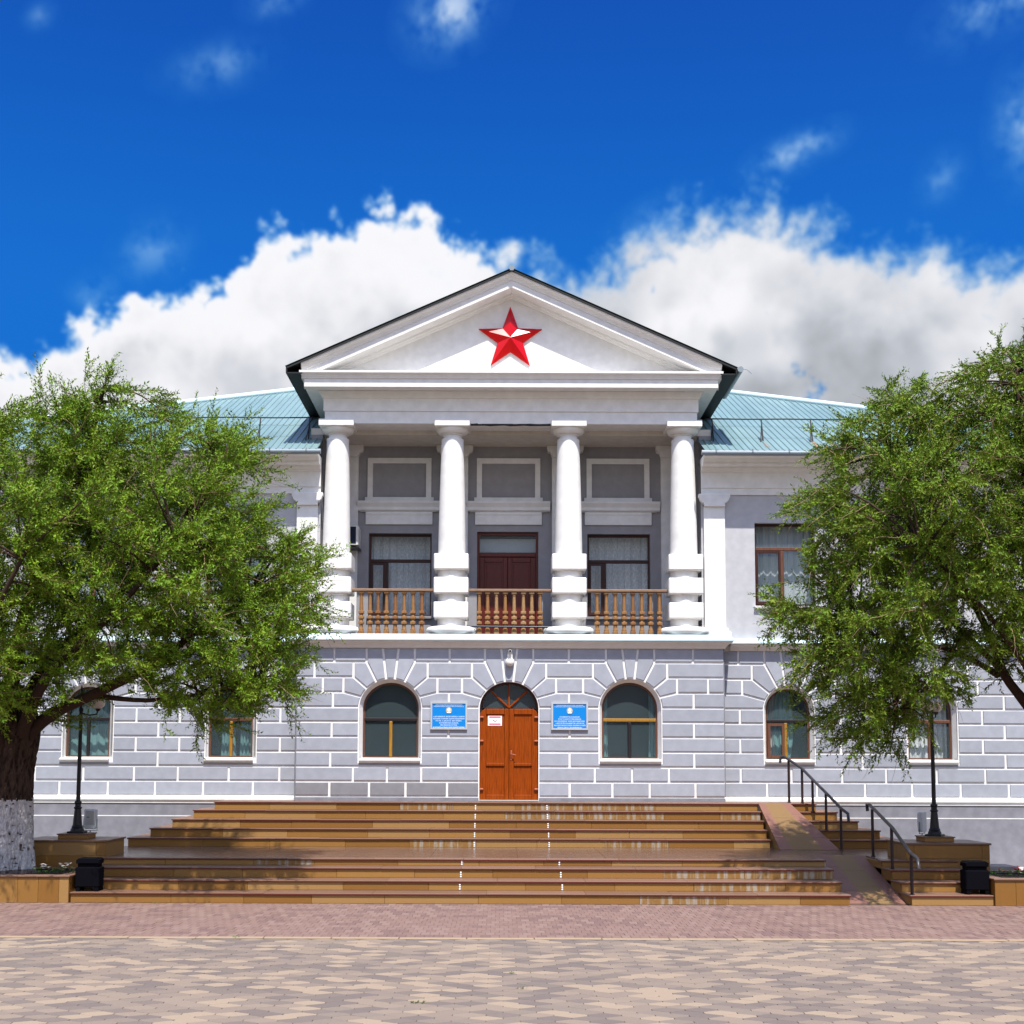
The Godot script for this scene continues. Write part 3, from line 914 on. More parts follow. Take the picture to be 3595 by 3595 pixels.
func entrance(r: Node3D) -> void:
	var d := holder("door", r)
	var c := 0.01
	var z := -0.10
	# frame round the arch and the fanlight
	var fr := MB.new()
	fr.frame_ring(arch_loop(c, 0.653, 1.505, 0.588), MB.inset(arch_loop(c, 0.653, 1.505, 0.588), 0.05), z - 0.12, z - 0.04)
	part("door_frame", fr, M.frame_dark, d)
	var fan := MB.new()
	for t in [0.0, 47.0, -47.0]:
		var a := deg_to_rad(t)
		var dir := Vector2(sin(a), cos(a))
		var sd := Vector2(dir.y, -dir.x) * 0.019
		var o := Vector2(c, 3.575)
		var far := 0.60 / sqrt(pow(dir.x / 0.61, 2) + pow(dir.y / 0.545, 2)) / 0.60
		fan.prism(PackedVector2Array([o - sd, o + sd, o + dir * far + sd, o + dir * far - sd]), z - 0.10, z - 0.055 + absf(t) * 0.0001, 0.006)
	part("glazing_bar", fan, M.door, d)
	var up := PackedVector2Array([Vector2(c - 0.6, 3.56), Vector2(c + 0.6, 3.56)])
	for i in 17:
		var t := PI * i / 16
		up.append(Vector2(c + 0.615 * cos(t), 3.57 + 0.55 * sin(t)))
	part("pane", sheet(up, z - 0.09), M.glass, d)
	var th := MB.new()
	th.bevel_box(Vector3(c - 0.66, 1.502, -0.4), Vector3(c + 0.66, 1.525, 0.03), 0.006)
	part("threshold", th, M.concrete, d)
	for s in [-1, 1]:
		var x0: float = c + s * 0.004
		var x1: float = c + s * 0.648
		var p0: float = c + s * (0.098 if s < 0 else 0.11)
		var p1: float = c + s * 0.512
		var leaf := MB.new()
		leaf.bevel_box(Vector3(x0, 1.53, z - 0.06), Vector3(p0, 3.55, z), 0.008)
		leaf.prism(PackedVector2Array([Vector2(p1, 1.53), Vector2(x1, 1.53), Vector2(x1, 3.43), Vector2(x1 - s * 0.05, 3.51), Vector2(p1 + s * 0.03, 3.55), Vector2(p1, 3.55)]), z - 0.06, z, 0.008)
		for q in [[1.53, 1.64], [2.27, 2.345], [3.42, 3.55]]:
			leaf.bevel_box(Vector3(p0, q[0], z - 0.055), Vector3(p1, q[1], z - 0.002), 0.012)
		part("door_leaf", leaf, M.door, d)
		for q in [[1.64, 2.27], [2.345, 3.42]]:
			var pn := MB.new()
			pn.bevel_box(Vector3(p0, q[0], z - 0.05), Vector3(p1, q[1], z - 0.03), 0.004)
			part("door_panel", pn, M.door, d)
		for y in [1.76, 2.83, 3.36]:
			var hg := MB.new()
			hg.bevel_box(Vector3(c + s * 0.565, y - 0.022, z - 0.005), Vector3(c + s * 0.652, y + 0.022, z + 0.045), 0.012)
			part("hinge", hg, M.door_edge, d)
	var hd := MB.new()
	hd.bevel_box(Vector3(c + 0.035, 2.40, z - 0.004), Vector3(c + 0.07, 2.62, z + 0.012), 0.005)
	hd.tube([Vector3(c + 0.052, 2.53, z + 0.01), Vector3(c + 0.056, 2.535, z + 0.055), Vector3(c + 0.10, 2.53, z + 0.06), Vector3(c + 0.155, 2.52, z + 0.055)], [0.012, 0.012, 0.011, 0.009], 6)
	part("handle", hd, M.door_edge, d)

func balcony_door(r: Node3D) -> void:
	var d := holder("door", r)
	var x0 := -0.755
	var x1 := 0.715
	var z := -2.02
	var fr := MB.new()
	fr.frame_ring(rect(x0, x1, 5.24, 7.875), rect(x0 + 0.06, x1 - 0.06, 5.25, 7.80), z - 0.08, z + 0.02)
	fr.bevel_box(Vector3(x0 + 0.06, 7.28, z - 0.06), Vector3(x1 - 0.06, 7.385, z + 0.03), 0.01)
	part("door_frame", fr, M.balcony_door, d)
	part("pane", sheet(rect(x0 + 0.06, x1 - 0.06, 7.38, 7.80), z - 0.03), M.glass, d)
	var bl := MB.new()
	curtain(bl, x0 + 0.05, x1 - 0.05, 7.36, 7.75, z - 0.2, 0.005, 2.0)
	part("blind", bl, M.curtain, d)
	var mid := -0.02
	for s in [-1, 1]:
		var xo: float = x0 + 0.062 if s < 0 else x1 - 0.062
		var xi: float = mid + s * 0.003
		var lf := MB.new()
		lf.bevel_box(Vector3(xo, 5.25, z - 0.04), Vector3(xi, 7.275, z - 0.015), 0.004)
		for q in [[xo, xo - s * 0.12], [xi + s * 0.105, xi]]:
			lf.bevel_box(Vector3(q[0], 5.252, z - 0.016), Vector3(q[1], 7.273, z + 0.008), 0.008)
		for q in [[5.252, 5.40], [5.62, 5.74], [7.15, 7.273]]:
			lf.bevel_box(Vector3(xo - s * 0.12, q[0], z - 0.016), Vector3(xi + s * 0.105, q[1], z + 0.006), 0.008)
		part("door_leaf", lf, M.balcony_door, d)
		var pn := MB.new()
		pn.bevel_box(Vector3(xo - s * 0.16, 5.80, z - 0.016), Vector3(xi + s * 0.145, 7.10, z - 0.004), 0.02)
		part("door_panel", pn, M.balcony_door, d)
	var hd := MB.new()
	hd.bevel_box(Vector3(mid + 0.03, 6.2, z), Vector3(mid + 0.07, 6.42, z + 0.03), 0.006)
	part("handle", hd, M.iron, d)

func loggia(r: Node3D) -> void:
	var b := MB.new()
	b.box(Vector3(-4.62, 9.95, -1.9), Vector3(4.70, 10.10, -0.756))
	part("balcony_ceiling", b, M.ceiling, r)
	for q in [[-3.40, -1.865], [-0.77, 0.76], [1.875, 3.39]]:
		var fr := MB.new()
		var z := -1.9
		fr.frame_ring(rect(q[0], q[1], 8.68, 9.66), rect(q[0] + 0.125, q[1] - 0.125, 8.70, 9.53), z - 0.01, z + 0.045)
		fr.bevel_box(Vector3(q[0] - 0.06, 8.60, z - 0.01), Vector3(q[1] + 0.06, 8.70, z + 0.055), 0.006)
		part("wall_panel", fr, M.white, r)
		var sh := MB.new()
		var m: float = (q[0] + q[1]) * 0.5
		sh.strip_x(m - 1.0, m + 1.0, [Vector2(z - 0.01, 8.36), Vector2(z + 0.10, 8.365), Vector2(z + 0.12, 8.38), Vector2(z + 0.125, 8.45), Vector2(z + 0.19, 8.54), Vector2(z + 0.20, 8.585), Vector2(z - 0.01, 8.598)])
		sh.strip_x(m - 0.93, m + 0.93, [Vector2(z - 0.01, 8.345), Vector2(z + 0.06, 8.345), Vector2(z + 0.11, 8.366), Vector2(z - 0.01, 8.367)])
		sh.strip_x(m - 0.80, m + 0.80, [Vector2(z - 0.01, 8.04), Vector2(z + 0.05, 8.04), Vector2(z + 0.055, 8.25), Vector2(z + 0.075, 8.30), Vector2(z + 0.06, 8.344), Vector2(z - 0.01, 8.343)])
		part("window_cornice", sh, M.white, r)
	for x in [-3.94, -1.30, 1.36, 3.98]:
		var p := holder("pilaster", r, Vector3(x, 0, -1.9))
		var s := MB.new()
		s.bevel_box(Vector3(-0.32, 5.22, -0.01), Vector3(0.32, 9.78, 0.12), 0.01)
		part("shaft", s, M.white, p)
		var cp := MB.new()
		cp.prism(PackedVector2Array([Vector2(-0.31, 9.66), Vector2(0.31, 9.66), Vector2(0.36, 9.78), Vector2(0.42, 9.80), Vector2(0.44, 9.86), Vector2(0.44, 9.949), Vector2(-0.44, 9.949), Vector2(-0.44, 9.86), Vector2(-0.42, 9.80), Vector2(-0.36, 9.78)]), 0.0, 0.2, 0.01)
		part("capital", cp, M.white, p)

func baluster_mesh(m: Material) -> ArrayMesh:
	var b := MB.new()
	for q in [[0.475, 0.535], [0.355, 0.415], [0.235, 0.295]]:
		b.bevel_box(Vector3(-0.061, q[0], -0.061), Vector3(0.061, q[1], 0.061), 0.006)
	b.bevel_box(Vector3(-0.058, 0.0, -0.058), Vector3(0.058, 0.085, 0.058), 0.006)
	b.bevel_box(Vector3(-0.058, 0.93, -0.058), Vector3(0.058, 0.975, 0.058), 0.005)
	b.lathe([Vector2(0.058, 0.08), Vector2(0.056, 0.12), Vector2(0.044, 0.16), Vector2(0.040, 0.24)], Vector3.ZERO, 10)
	b.lathe([Vector2(0.052, 0.29), Vector2(0.040, 0.32), Vector2(0.052, 0.36)], Vector3.ZERO, 10)
	b.lathe([Vector2(0.052, 0.41), Vector2(0.040, 0.44), Vector2(0.052, 0.48)], Vector3.ZERO, 10)
	b.lathe([Vector2(0.044, 0.53), Vector2(0.043, 0.62), Vector2(0.036, 0.86), Vector2(0.034, 0.87), Vector2(0.042, 0.88), Vector2(0.042, 0.895), Vector2(0.036, 0.90), Vector2(0.055, 0.935)], Vector3.ZERO, 10)
	return b.mesh(m)

func columns(r: Node3D) -> void:
	var shaft := MB.new()
	var prof := [Vector2(0.316, 5.39), Vector2(0.316, 7.0)]
	for i in 13:
		var t := i / 12.0
		prof.append(Vector2(lerpf(0.316, 0.254, pow(t, 1.35)), lerpf(7.02, 9.69, t)))
	prof.append_array([Vector2(0.258, 9.70), Vector2(0.256, 9.745), Vector2(0.206, 9.752), Vector2(0.206, 9.83)])
	shaft.lathe(prof, Vector3.ZERO, 40)
	var sm := shaft.mesh(M.white)
	var cap := MB.new()
	var cp := [Vector2(0.206, 9.82), Vector2(0.232, 9.832), Vector2(0.236, 9.85)]
	for i in 9:
		var t := PI * 0.5 * i / 8
		cp.append(Vector2(0.245 + 0.125 * sin(t), 9.99 - 0.135 * cos(t)))
	cap.lathe(cp, Vector3.ZERO, 40)
	cap.bevel_box(Vector3(-0.4, 9.985, -0.4), Vector3(0.4, 10.135, 0.4), 0.008)
	var cm := cap.mesh(M.white)
	var base := MB.new()
	var bp := [Vector2(0.50, 5.20)]
	for i in 11:
		var t := -PI * 0.5 + PI * i / 10
		bp.append(Vector2(0.495 + 0.085 * cos(t), 5.312 + 0.088 * sin(t)))
	bp.append_array([Vector2(0.36, 5.402), Vector2(0.325, 5.41), Vector2(0.30, 5.412)])
	base.lathe(bp, Vector3.ZERO, 40)
	var bm := base.mesh(M.white)
	var bl := MB.new()
	bl.bevel_box(Vector3(-0.39, -0.18, -0.39), Vector3(0.39, 0.18, 0.39), 0.02)
	var blm := bl.mesh(M.white)
	for x in [-3.945, -1.305, 1.36, 3.99]:
		var c := holder("column", r, Vector3(x, 0, -0.4))
		place("shaft", sm, c)
		place("base", bm, c)
		for y in [5.77, 6.33, 6.87]:
			place("square_band", blm, c, Vector3(0, y, 0))
		place("capital", cm, c)
	# balustrades
	var kinds := [baluster_mesh(M.baluster[0]), baluster_mesh(M.baluster[1]), baluster_mesh(M.baluster[2])]
	var rails := [[-3.57, -1.69, [-3.34, -3.14, -2.96, -2.77, -2.57, -2.37, -2.17, -1.97]], [-0.92, 0.97, [-0.67, -0.48, -0.28, -0.08, 0.12, 0.33, 0.52, 0.71]], [1.74, 3.62, [2.0, 2.21, 2.41, 2.61, 2.81, 3.01, 3.21, 3.41]]]
	for k in 3:
		var q: Array = rails[k]
		var bs := holder("balustrade", r)
		var hr := MB.new()
		hr.bevel_box(Vector3(q[0], 6.20, -0.33), Vector3(q[1], 6.265, -0.17), 0.014)
		part("handrail", hr, M.handrail_wood, bs)
		for x in q[2]:
			place("baluster", kinds[1 if k == 1 and rng.randf() < 0.7 else (0 if rng.randf() < 0.7 else 2)], bs, Vector3(x, 5.225, -0.25))
	var cable := MB.new()
	cable.tube([Vector3(-0.95, 5.41, -0.155), Vector3(-0.6, 5.405, -0.155), Vector3(0.3, 5.40, -0.155), Vector3(0.98, 5.395, -0.155)], [0.022, 0.022, 0.022, 0.022], 8)
	part("cable_duct", cable, M.navy, r)

func entablature(r: Node3D) -> void:
	var xl := -4.215
	var xr := 4.285
	var zf := -0.08
	var zb := -3.6
	var b := MB.new()
	b.belt(xl, xr, zf, zb, [Vector2(0, 10.05), Vector2(0, 10.325), Vector2(0.03, 10.332), Vector2(0.03, 10.62), Vector2(0.055, 10.63), Vector2(0.06, 10.66), Vector2(0.10, 10.72), Vector2(0.14, 10.77)])
	b.quad(Vector3(xl, 10.05, -0.755), Vector3(xr, 10.05, -0.755), Vector3(xr, 10.05, zf), Vector3(xl, 10.05, zf))
	b.quad(Vector3(xl, 10.05, zb), Vector3(xl + 0.65, 10.05, zb), Vector3(xl + 0.65, 10.05, zf), Vector3(xl, 10.05, zf))
	b.quad(Vector3(xr - 0.65, 10.05, zb), Vector3(xr, 10.05, zb), Vector3(xr, 10.05, zf), Vector3(xr - 0.65, 10.05, zf))
	part("entablature", b, M.white, r)
	b = MB.new()
	b.belt(xl, xr, zf, zb, [Vector2(0.14, 10.775), Vector2(0.41, 10.78), Vector2(0.42, 10.785), Vector2(0.42, 10.96), Vector2(0.445, 10.975), Vector2(0.45, 10.995), Vector2(0.475, 11.04), Vector2(0.515, 11.075), Vector2(0.525, 11.085), Vector2(0.525, 11.135), Vector2(0.02, 11.20), Vector2(-0.05, 11.20)])
	part("cornice", b, M.white, r)
	# the gable: tympanum and raking cornice
	var tp := MB.new()
	tp.prism(PackedVector2Array([Vector2(CX - 4.5, 11.1), Vector2(CX + 4.5, 11.1), Vector2(CX + 4.5, 11.38), Vector2(CX, 13.40), Vector2(CX - 4.5, 11.38)]), -0.35, -0.1)
	part("tympanum", tp, M.white, r)
	var prof := [Vector2(-0.098, -0.52), Vector2(-0.07, -0.50), Vector2(-0.05, -0.465), Vector2(-0.02, -0.45), Vector2(0.0, -0.405), Vector2(0.335, -0.40), Vector2(0.345, -0.395), Vector2(0.345, -0.235), Vector2(0.365, -0.225), Vector2(0.37, -0.20), Vector2(0.40, -0.15), Vector2(0.45, -0.115), Vector2(0.455, -0.10), Vector2(0.455, -0.055), Vector2(-0.1, -0.045)]
	var rk := MB.new()
	for s in [-1, 1]:
		for i in prof.size() - 1:
			var p: Vector2 = prof[i]
			var q: Vector2 = prof[i + 1]
			var at := func(x: float, w: Vector2) -> Vector3: return Vector3(CX + s * x, 13.50 - 0.45 * x + w.y, w.x)
			var x1 := 4.74
			if s > 0: rk.quad(at.call(0.0, p), at.call(x1, p), at.call(x1, q), at.call(0.0, q))
			else: rk.quad(at.call(x1, p), at.call(0.0, p), at.call(0.0, q), at.call(x1, q))
	part("raking_cornice", rk, M.white, r)
	# boarded ends of the eaves behind the raking cornice
	var en := MB.new()
	for s in [-1, 1]:
		en.prism(PackedVector2Array([Vector2(CX + s * 4.30, 11.13), Vector2(CX + s * 4.738, 11.13), Vector2(CX + s * 4.738, 11.31), Vector2(CX + s * 4.30, 11.50)]), -3.6, 0.30)
	part("eaves_board", en, M.white, r)

func wing_trim(r: Node3D) -> void:
	for s in [-1, 1]:
		var co := MB.new()
		var gu := MB.new()
		var xa: float = CX + s * 4.36
		var xb: float = CX + s * 15.8
		co.strip_x(minf(xa, xb), maxf(xa, xb), [Vector2(-0.5, 8.48), Vector2(-0.36, 8.48), Vector2(-0.36, 8.625), Vector2(-0.335, 8.635), Vector2(-0.335, 8.985), Vector2(-0.31, 8.99), Vector2(-0.30, 9.015), Vector2(-0.25, 9.03), Vector2(-0.21, 9.07), Vector2(-0.20, 9.095), Vector2(-0.02, 9.105), Vector2(-0.01, 9.12), Vector2(-0.01, 9.165), Vector2(0.03, 9.18), Vector2(0.10, 9.235), Vector2(0.22, 9.245), Vector2(0.24, 9.25), Vector2(0.24, 9.30), Vector2(-0.5, 9.32)])
		var pts := []
		var rad := []
		for i in 6:
			pts.append(Vector3(lerpf(CX + s * 4.28, xb, i / 5.0), 9.30 - 0.004 * (i % 2), 0.325))
			rad.append(0.062)
		gu.tube(pts, rad, 12)
		for i in 14:
			var x: float = CX + s * (4.6 + i * 0.82)
			gu.box(Vector3(x - 0.012, 9.30, 0.25), Vector3(x + 0.012, 9.37, 0.40))
		part("eaves_cornice", co, M.white, r)
		part("gutter", gu, M.gutter, r)
	for s in [-1, 1]:
		var p := holder("pilaster", r, Vector3(CX + s * 4.65, 0, -0.4))
		var b := MB.new()
		b.bevel_box(Vector3(-0.24, 5.38, -0.01), Vector3(0.24, 8.26, 0.10), 0.008)
		part("shaft", b, M.white, p)
		b = MB.new()
		b.prism(PackedVector2Array([Vector2(-0.24, 8.19), Vector2(0.24, 8.19), Vector2(0.24, 8.262), Vector2(0.27, 8.28), Vector2(0.32, 8.33), Vector2(0.345, 8.40), Vector2(0.355, 8.405), Vector2(0.355, 8.479), Vector2(-0.355, 8.479), Vector2(-0.355, 8.405), Vector2(-0.345, 8.40), Vector2(-0.32, 8.33), Vector2(-0.27, 8.28), Vector2(-0.24, 8.262)]), 0.0, 0.16, 0.01)
		part("capital", b, M.white, p)
		b = MB.new()
		b.bevel_box(Vector3(-0.35, 5.16, -0.01), Vector3(0.35, 5.33, 0.17), 0.03)
		b.bevel_box(Vector3(-0.29, 5.33, -0.01), Vector3(0.29, 5.40, 0.13), 0.02)
		part("base", b, M.white, p)

# a strip of ribbed sheet: along runs across the ribs, up runs with them
func ribbed(b: MB, o: Vector3, along: Vector3, up: Vector3, nrm: Vector3, cells: int, v0: Callable, v1: Callable, u0: float) -> void:
	var w := 0.15
	for i in cells:
		var u := u0 + i * w
		var mid := u + w * 0.5
		var lo: float = v0.call(mid)
		var hi: float = v1.call(mid)
		if hi - lo < 0.03: continue
		var xs := [u, u + 0.106, u + 0.116, u + 0.140, u + 0.150]
		var hs := [0.0, 0.0, 0.022, 0.022, 0.0]
		for k in 4:
			var a: Vector3 = o + along * xs[k] + nrm * hs[k]
			var d: Vector3 = o + along * xs[k + 1] + nrm * hs[k + 1]
			b.quad(a + up * lo, d + up * lo, d + up * hi, a + up * hi)

func roofs(r: Node3D) -> void:
	var rf := holder("roof", r)
	var y0 := 9.335
	var z0 := 0.36
	var sl := 0.46
	var run := func(x: float) -> float: return 7.45 if absf(x - CX) < 6.1 else maxf(0.0, 7.45 * (15.95 - absf(x - CX)) / 9.85)
	var up := Vector3(0, sl, -1)
	var nrm := Vector3(0, 1, sl).normalized()
	for s in [-1, 1]:
		for k in 11:
			var x0: float = CX + 4.36 + k * 1.05 if s > 0 else CX - 4.36 - (k + 1) * 1.05
			for row in 2:
				var b := MB.new()
				var split := 2.75
				var lift := 0.006 if row == 1 else 0.0
				ribbed(b, Vector3(0, y0, z0) + nrm * lift, Vector3.RIGHT, up, nrm, 7, func(_x): return 0.0 if row == 0 else split - 0.06, func(x): return minf(split, run.call(x)) if row == 0 else run.call(x), x0)
				if b.v.size():
					part("roof_sheet", b, M.roof if rng.randf() < 0.6 else M.roof2, rf)
	var low := MB.new()   # boarding under the sheets, hips and rear slope
	var ridge_y := y0 + sl * 7.45
	var zr := z0 - 7.45
	var a := Vector3(CX - 15.95, y0 - 0.03, z0)
	var c := Vector3(CX + 15.95, y0 - 0.03, z0)
	var p := Vector3(CX - 6.1, ridge_y - 0.03, zr)
	var q := Vector3(CX + 6.1, ridge_y - 0.03, zr)
	var a2 := Vector3(CX - 15.95, y0 - 0.03, z0 - 14.9)
	var c2 := Vector3(CX + 15.95, y0 - 0.03, z0 - 14.9)
	for s in [-1, 1]:   # the front slope on both sides of the portico, then the strip behind it
		var e0 := Vector3(CX + s * 4.38, y0 - 0.03, z0)
		var e1 := Vector3(CX + s * 4.38, ridge_y - 0.03, zr)
		if s < 0: low.quad(a, e0, e1, p)
		else: low.quad(e0, c, q, e1)
	low.quad(Vector3(CX - 4.38, y0 - 0.03 + sl * 2.9, z0 - 2.9), Vector3(CX + 4.38, y0 - 0.03 + sl * 2.9, z0 - 2.9), Vector3(CX + 4.38, ridge_y - 0.03, zr), Vector3(CX - 4.38, ridge_y - 0.03, zr))
	low.tri(c, c2, q)
	low.tri(a2, a, p)
	low.quad(c2, a2, p, q)
	part("roof_deck", low, M.roof, rf)
	var hp := MB.new()
	for s in [-1, 1]:
		var h0 := Vector3(CX + s * 15.95, y0 + 0.035, z0)
		var h1 := Vector3(CX + s * 6.1, ridge_y + 0.045, zr)
		hp.tube([h0, h0.lerp(h1, 0.5), h1], [0.085, 0.085, 0.085], 6)
	hp.tube([Vector3(CX - 6.15, ridge_y + 0.045, zr), Vector3(CX + 6.15, ridge_y + 0.045, zr)], [0.085, 0.085], 6)
	part("ridge_cap", hp, M.flashing, rf)
	# gable roof over the portico
	for s in [-1, 1]:
		var nn := Vector3(s * 0.45, 1, 0).normalized()
		var dn := Vector3(s, -0.45, 0)
		var b := MB.new()
		var o := Vector3(CX, 13.505, 0.50)
		var z := 0.0
		while z < 8.4:
			var xs := [0.0, 0.106, 0.116, 0.14, 0.15]
			var hs := [0.0, 0.0, 0.022, 0.022, 0.0]
			for k in 4:
				var e0: Vector3 = o + Vector3(0, 0, -z - xs[k]) + nn * hs[k]
				var e1: Vector3 = o + Vector3(0, 0, -z - xs[k + 1]) + nn * hs[k + 1]
				if s > 0: b.quad(e0, e0 + dn * 5.09, e1 + dn * 5.09, e1)
				else: b.quad(e1, e1 + dn * 5.09, e0 + dn * 5.09, e0)
			z += 0.15
		part("roof_sheet", b, M.roof, rf)
		var un := MB.new()   # the underside and edge boards, eaves shade painted in as near-black
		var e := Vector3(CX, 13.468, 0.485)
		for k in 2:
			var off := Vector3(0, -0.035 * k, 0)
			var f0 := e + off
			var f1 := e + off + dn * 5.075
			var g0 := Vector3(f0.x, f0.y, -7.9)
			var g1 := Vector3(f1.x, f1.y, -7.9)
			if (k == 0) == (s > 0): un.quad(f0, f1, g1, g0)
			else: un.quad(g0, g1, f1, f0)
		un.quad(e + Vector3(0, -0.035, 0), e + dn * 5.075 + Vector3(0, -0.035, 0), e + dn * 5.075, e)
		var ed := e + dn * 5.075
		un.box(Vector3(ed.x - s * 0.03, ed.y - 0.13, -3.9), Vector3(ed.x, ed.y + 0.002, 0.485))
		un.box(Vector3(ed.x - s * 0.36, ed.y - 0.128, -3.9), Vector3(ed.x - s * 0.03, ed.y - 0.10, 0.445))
		part("eaves", un, M.roof_under_shade, rf)
	var rc := MB.new()
	rc.tube([Vector3(CX, 13.50, 0.52), Vector3(CX, 13.50, -8.0)], [0.07, 0.07], 6)
	part("ridge_cap", rc, M.gutter, rf)
	var gt := MB.new()
	gt.tube([Vector3(CX + 5.14, 11.155, 0.55), Vector3(CX + 5.14, 11.15, -0.55), Vector3(CX + 5.14, 11.145, -1.65)], [0.068, 0.068, 0.068], 10)
	gt.tube([Vector3(CX + 5.14, 11.19, 0.45), Vector3(CX + 5.3, 11.17, 0.46), Vector3(CX + 5.40, 11.08, 0.46)], [0.008, 0.008, 0.008], 5)
	part("gutter", gt, M.gutter, rf)
	# snow rail on struts
	for s in [-1, 1]:
		var g := holder("snow_rail", r)
		var pts := []
		var rad := []
		for i in 12:
			pts.append(Vector3(CX + s * (4.62 + i * 0.9), 10.37 - 0.008 * (i % 2), -0.80))
			rad.append(0.017)
		var b := MB.new()
		b.tube(pts, rad, 5)
		part("cable", b, M.iron, g)
		for i in 9:
			var x: float = CX + s * (4.70 + i * 1.15)
			var pb := MB.new()
			var yb := y0 + sl * (z0 + 0.62)
			pb.tube([Vector3(x, 10.37, -0.80), Vector3(x, yb, -0.62)], [0.016, 0.02], 5)
			pb.tube([Vector3(x, 10.2, -0.78), Vector3(x - 0.06, yb - 0.02, -0.58)], [0.012, 0.014], 5)
			part("strut", pb, M.iron, g)
			if i in [1, 2]:
				# rust run-off under the strut, lying on the sheet
				var st := MB.new()
				var n0 := Vector3(0, y0 + sl * (z0 + 0.60), -0.60) + nrm * 0.012
				st.quad(n0 + Vector3(x - 0.05, 0, 0) - up * 0.55, n0 + Vector3(x + 0.04, 0, 0) - up * 0.55, n0 + Vector3(x + 0.02, 0, 0), n0 + Vector3(x - 0.02, 0, 0))
				part("rust_stain", st, M.rust, g)

# ---------------------------------------------------------------- stairs, ramps, pedestals
const UP_Y := [1.50, 1.335, 1.155, 0.98, 0.80, 0.625]
const UP_Z := [1.0, 1.32, 1.64, 1.96, 2.28]
const LOW_Y := [0.625, 0.505, 0.335, 0.17, 0.0]
const LOW_Z := [5.58, 6.15, 6.70, 7.25]

func granite_run(parent: Node3D, x0: float, x1: float, y0: float, y1: float, z: float) -> void:   # a riser faced with slabs
	var x := x0
	while x < x1 - 0.01:
		var l := rng.randf_range(1.05, 1.75)
		if x1 - x - l < 0.5: l = x1 - x
		var b := MB.new()
		b.bevel_box(Vector3(x + 0.0015, y0, z - 0.05), Vector3(x + l - 0.0015, y1, z + rng.randf_range(-0.003, 0.002)), 0.004)
		part("riser_slab", b, M.granite_stained if rng.randf() < 0.22 and absf(x) < 5.5 else M.granite[rng.randi() % 5], parent)
		x += l

func tread_run(parent: Node3D, x0: float, x1: float, y: float, zb: float, zf: float, step := 1.6) -> void:   # slabs with a red-brown front edge
	var x := x0
	while x < x1 - 0.01:
		var l := rng.randf_range(step * 0.75, step * 1.15)
		if x1 - x - l < 0.5: l = x1 - x
		var b := MB.new()
		var dy := rng.randf_range(-0.002, 0.002)
		b.bevel_box(Vector3(x + 0.001, y - 0.03 + dy, zb), Vector3(x + l - 0.001, y + dy, zf), 0.005)
		var t := part("tread_slab", b, M.tread if rng.randf() < 0.6 else M.tread2, parent)
		b = MB.new()
		b.box(Vector3(x + 0.004, y - 0.029 + dy, zf - 0.002), Vector3(x + l - 0.004, y - 0.013 + dy, zf + 0.002))
		part("nosing", b, M.nosing, t)
		x += l

func side_run(parent: Node3D, x: float, s: int, y0: float, y1: float, zb: float, zf: float) -> void:
	var b := MB.new()
	b.bevel_box(Vector3(x - s * 0.05, y0, zb), Vector3(x, y1 - 0.03, zf - 0.02), 0.004)
	part("riser_slab", b, M.granite[rng.randi() % 5], parent)

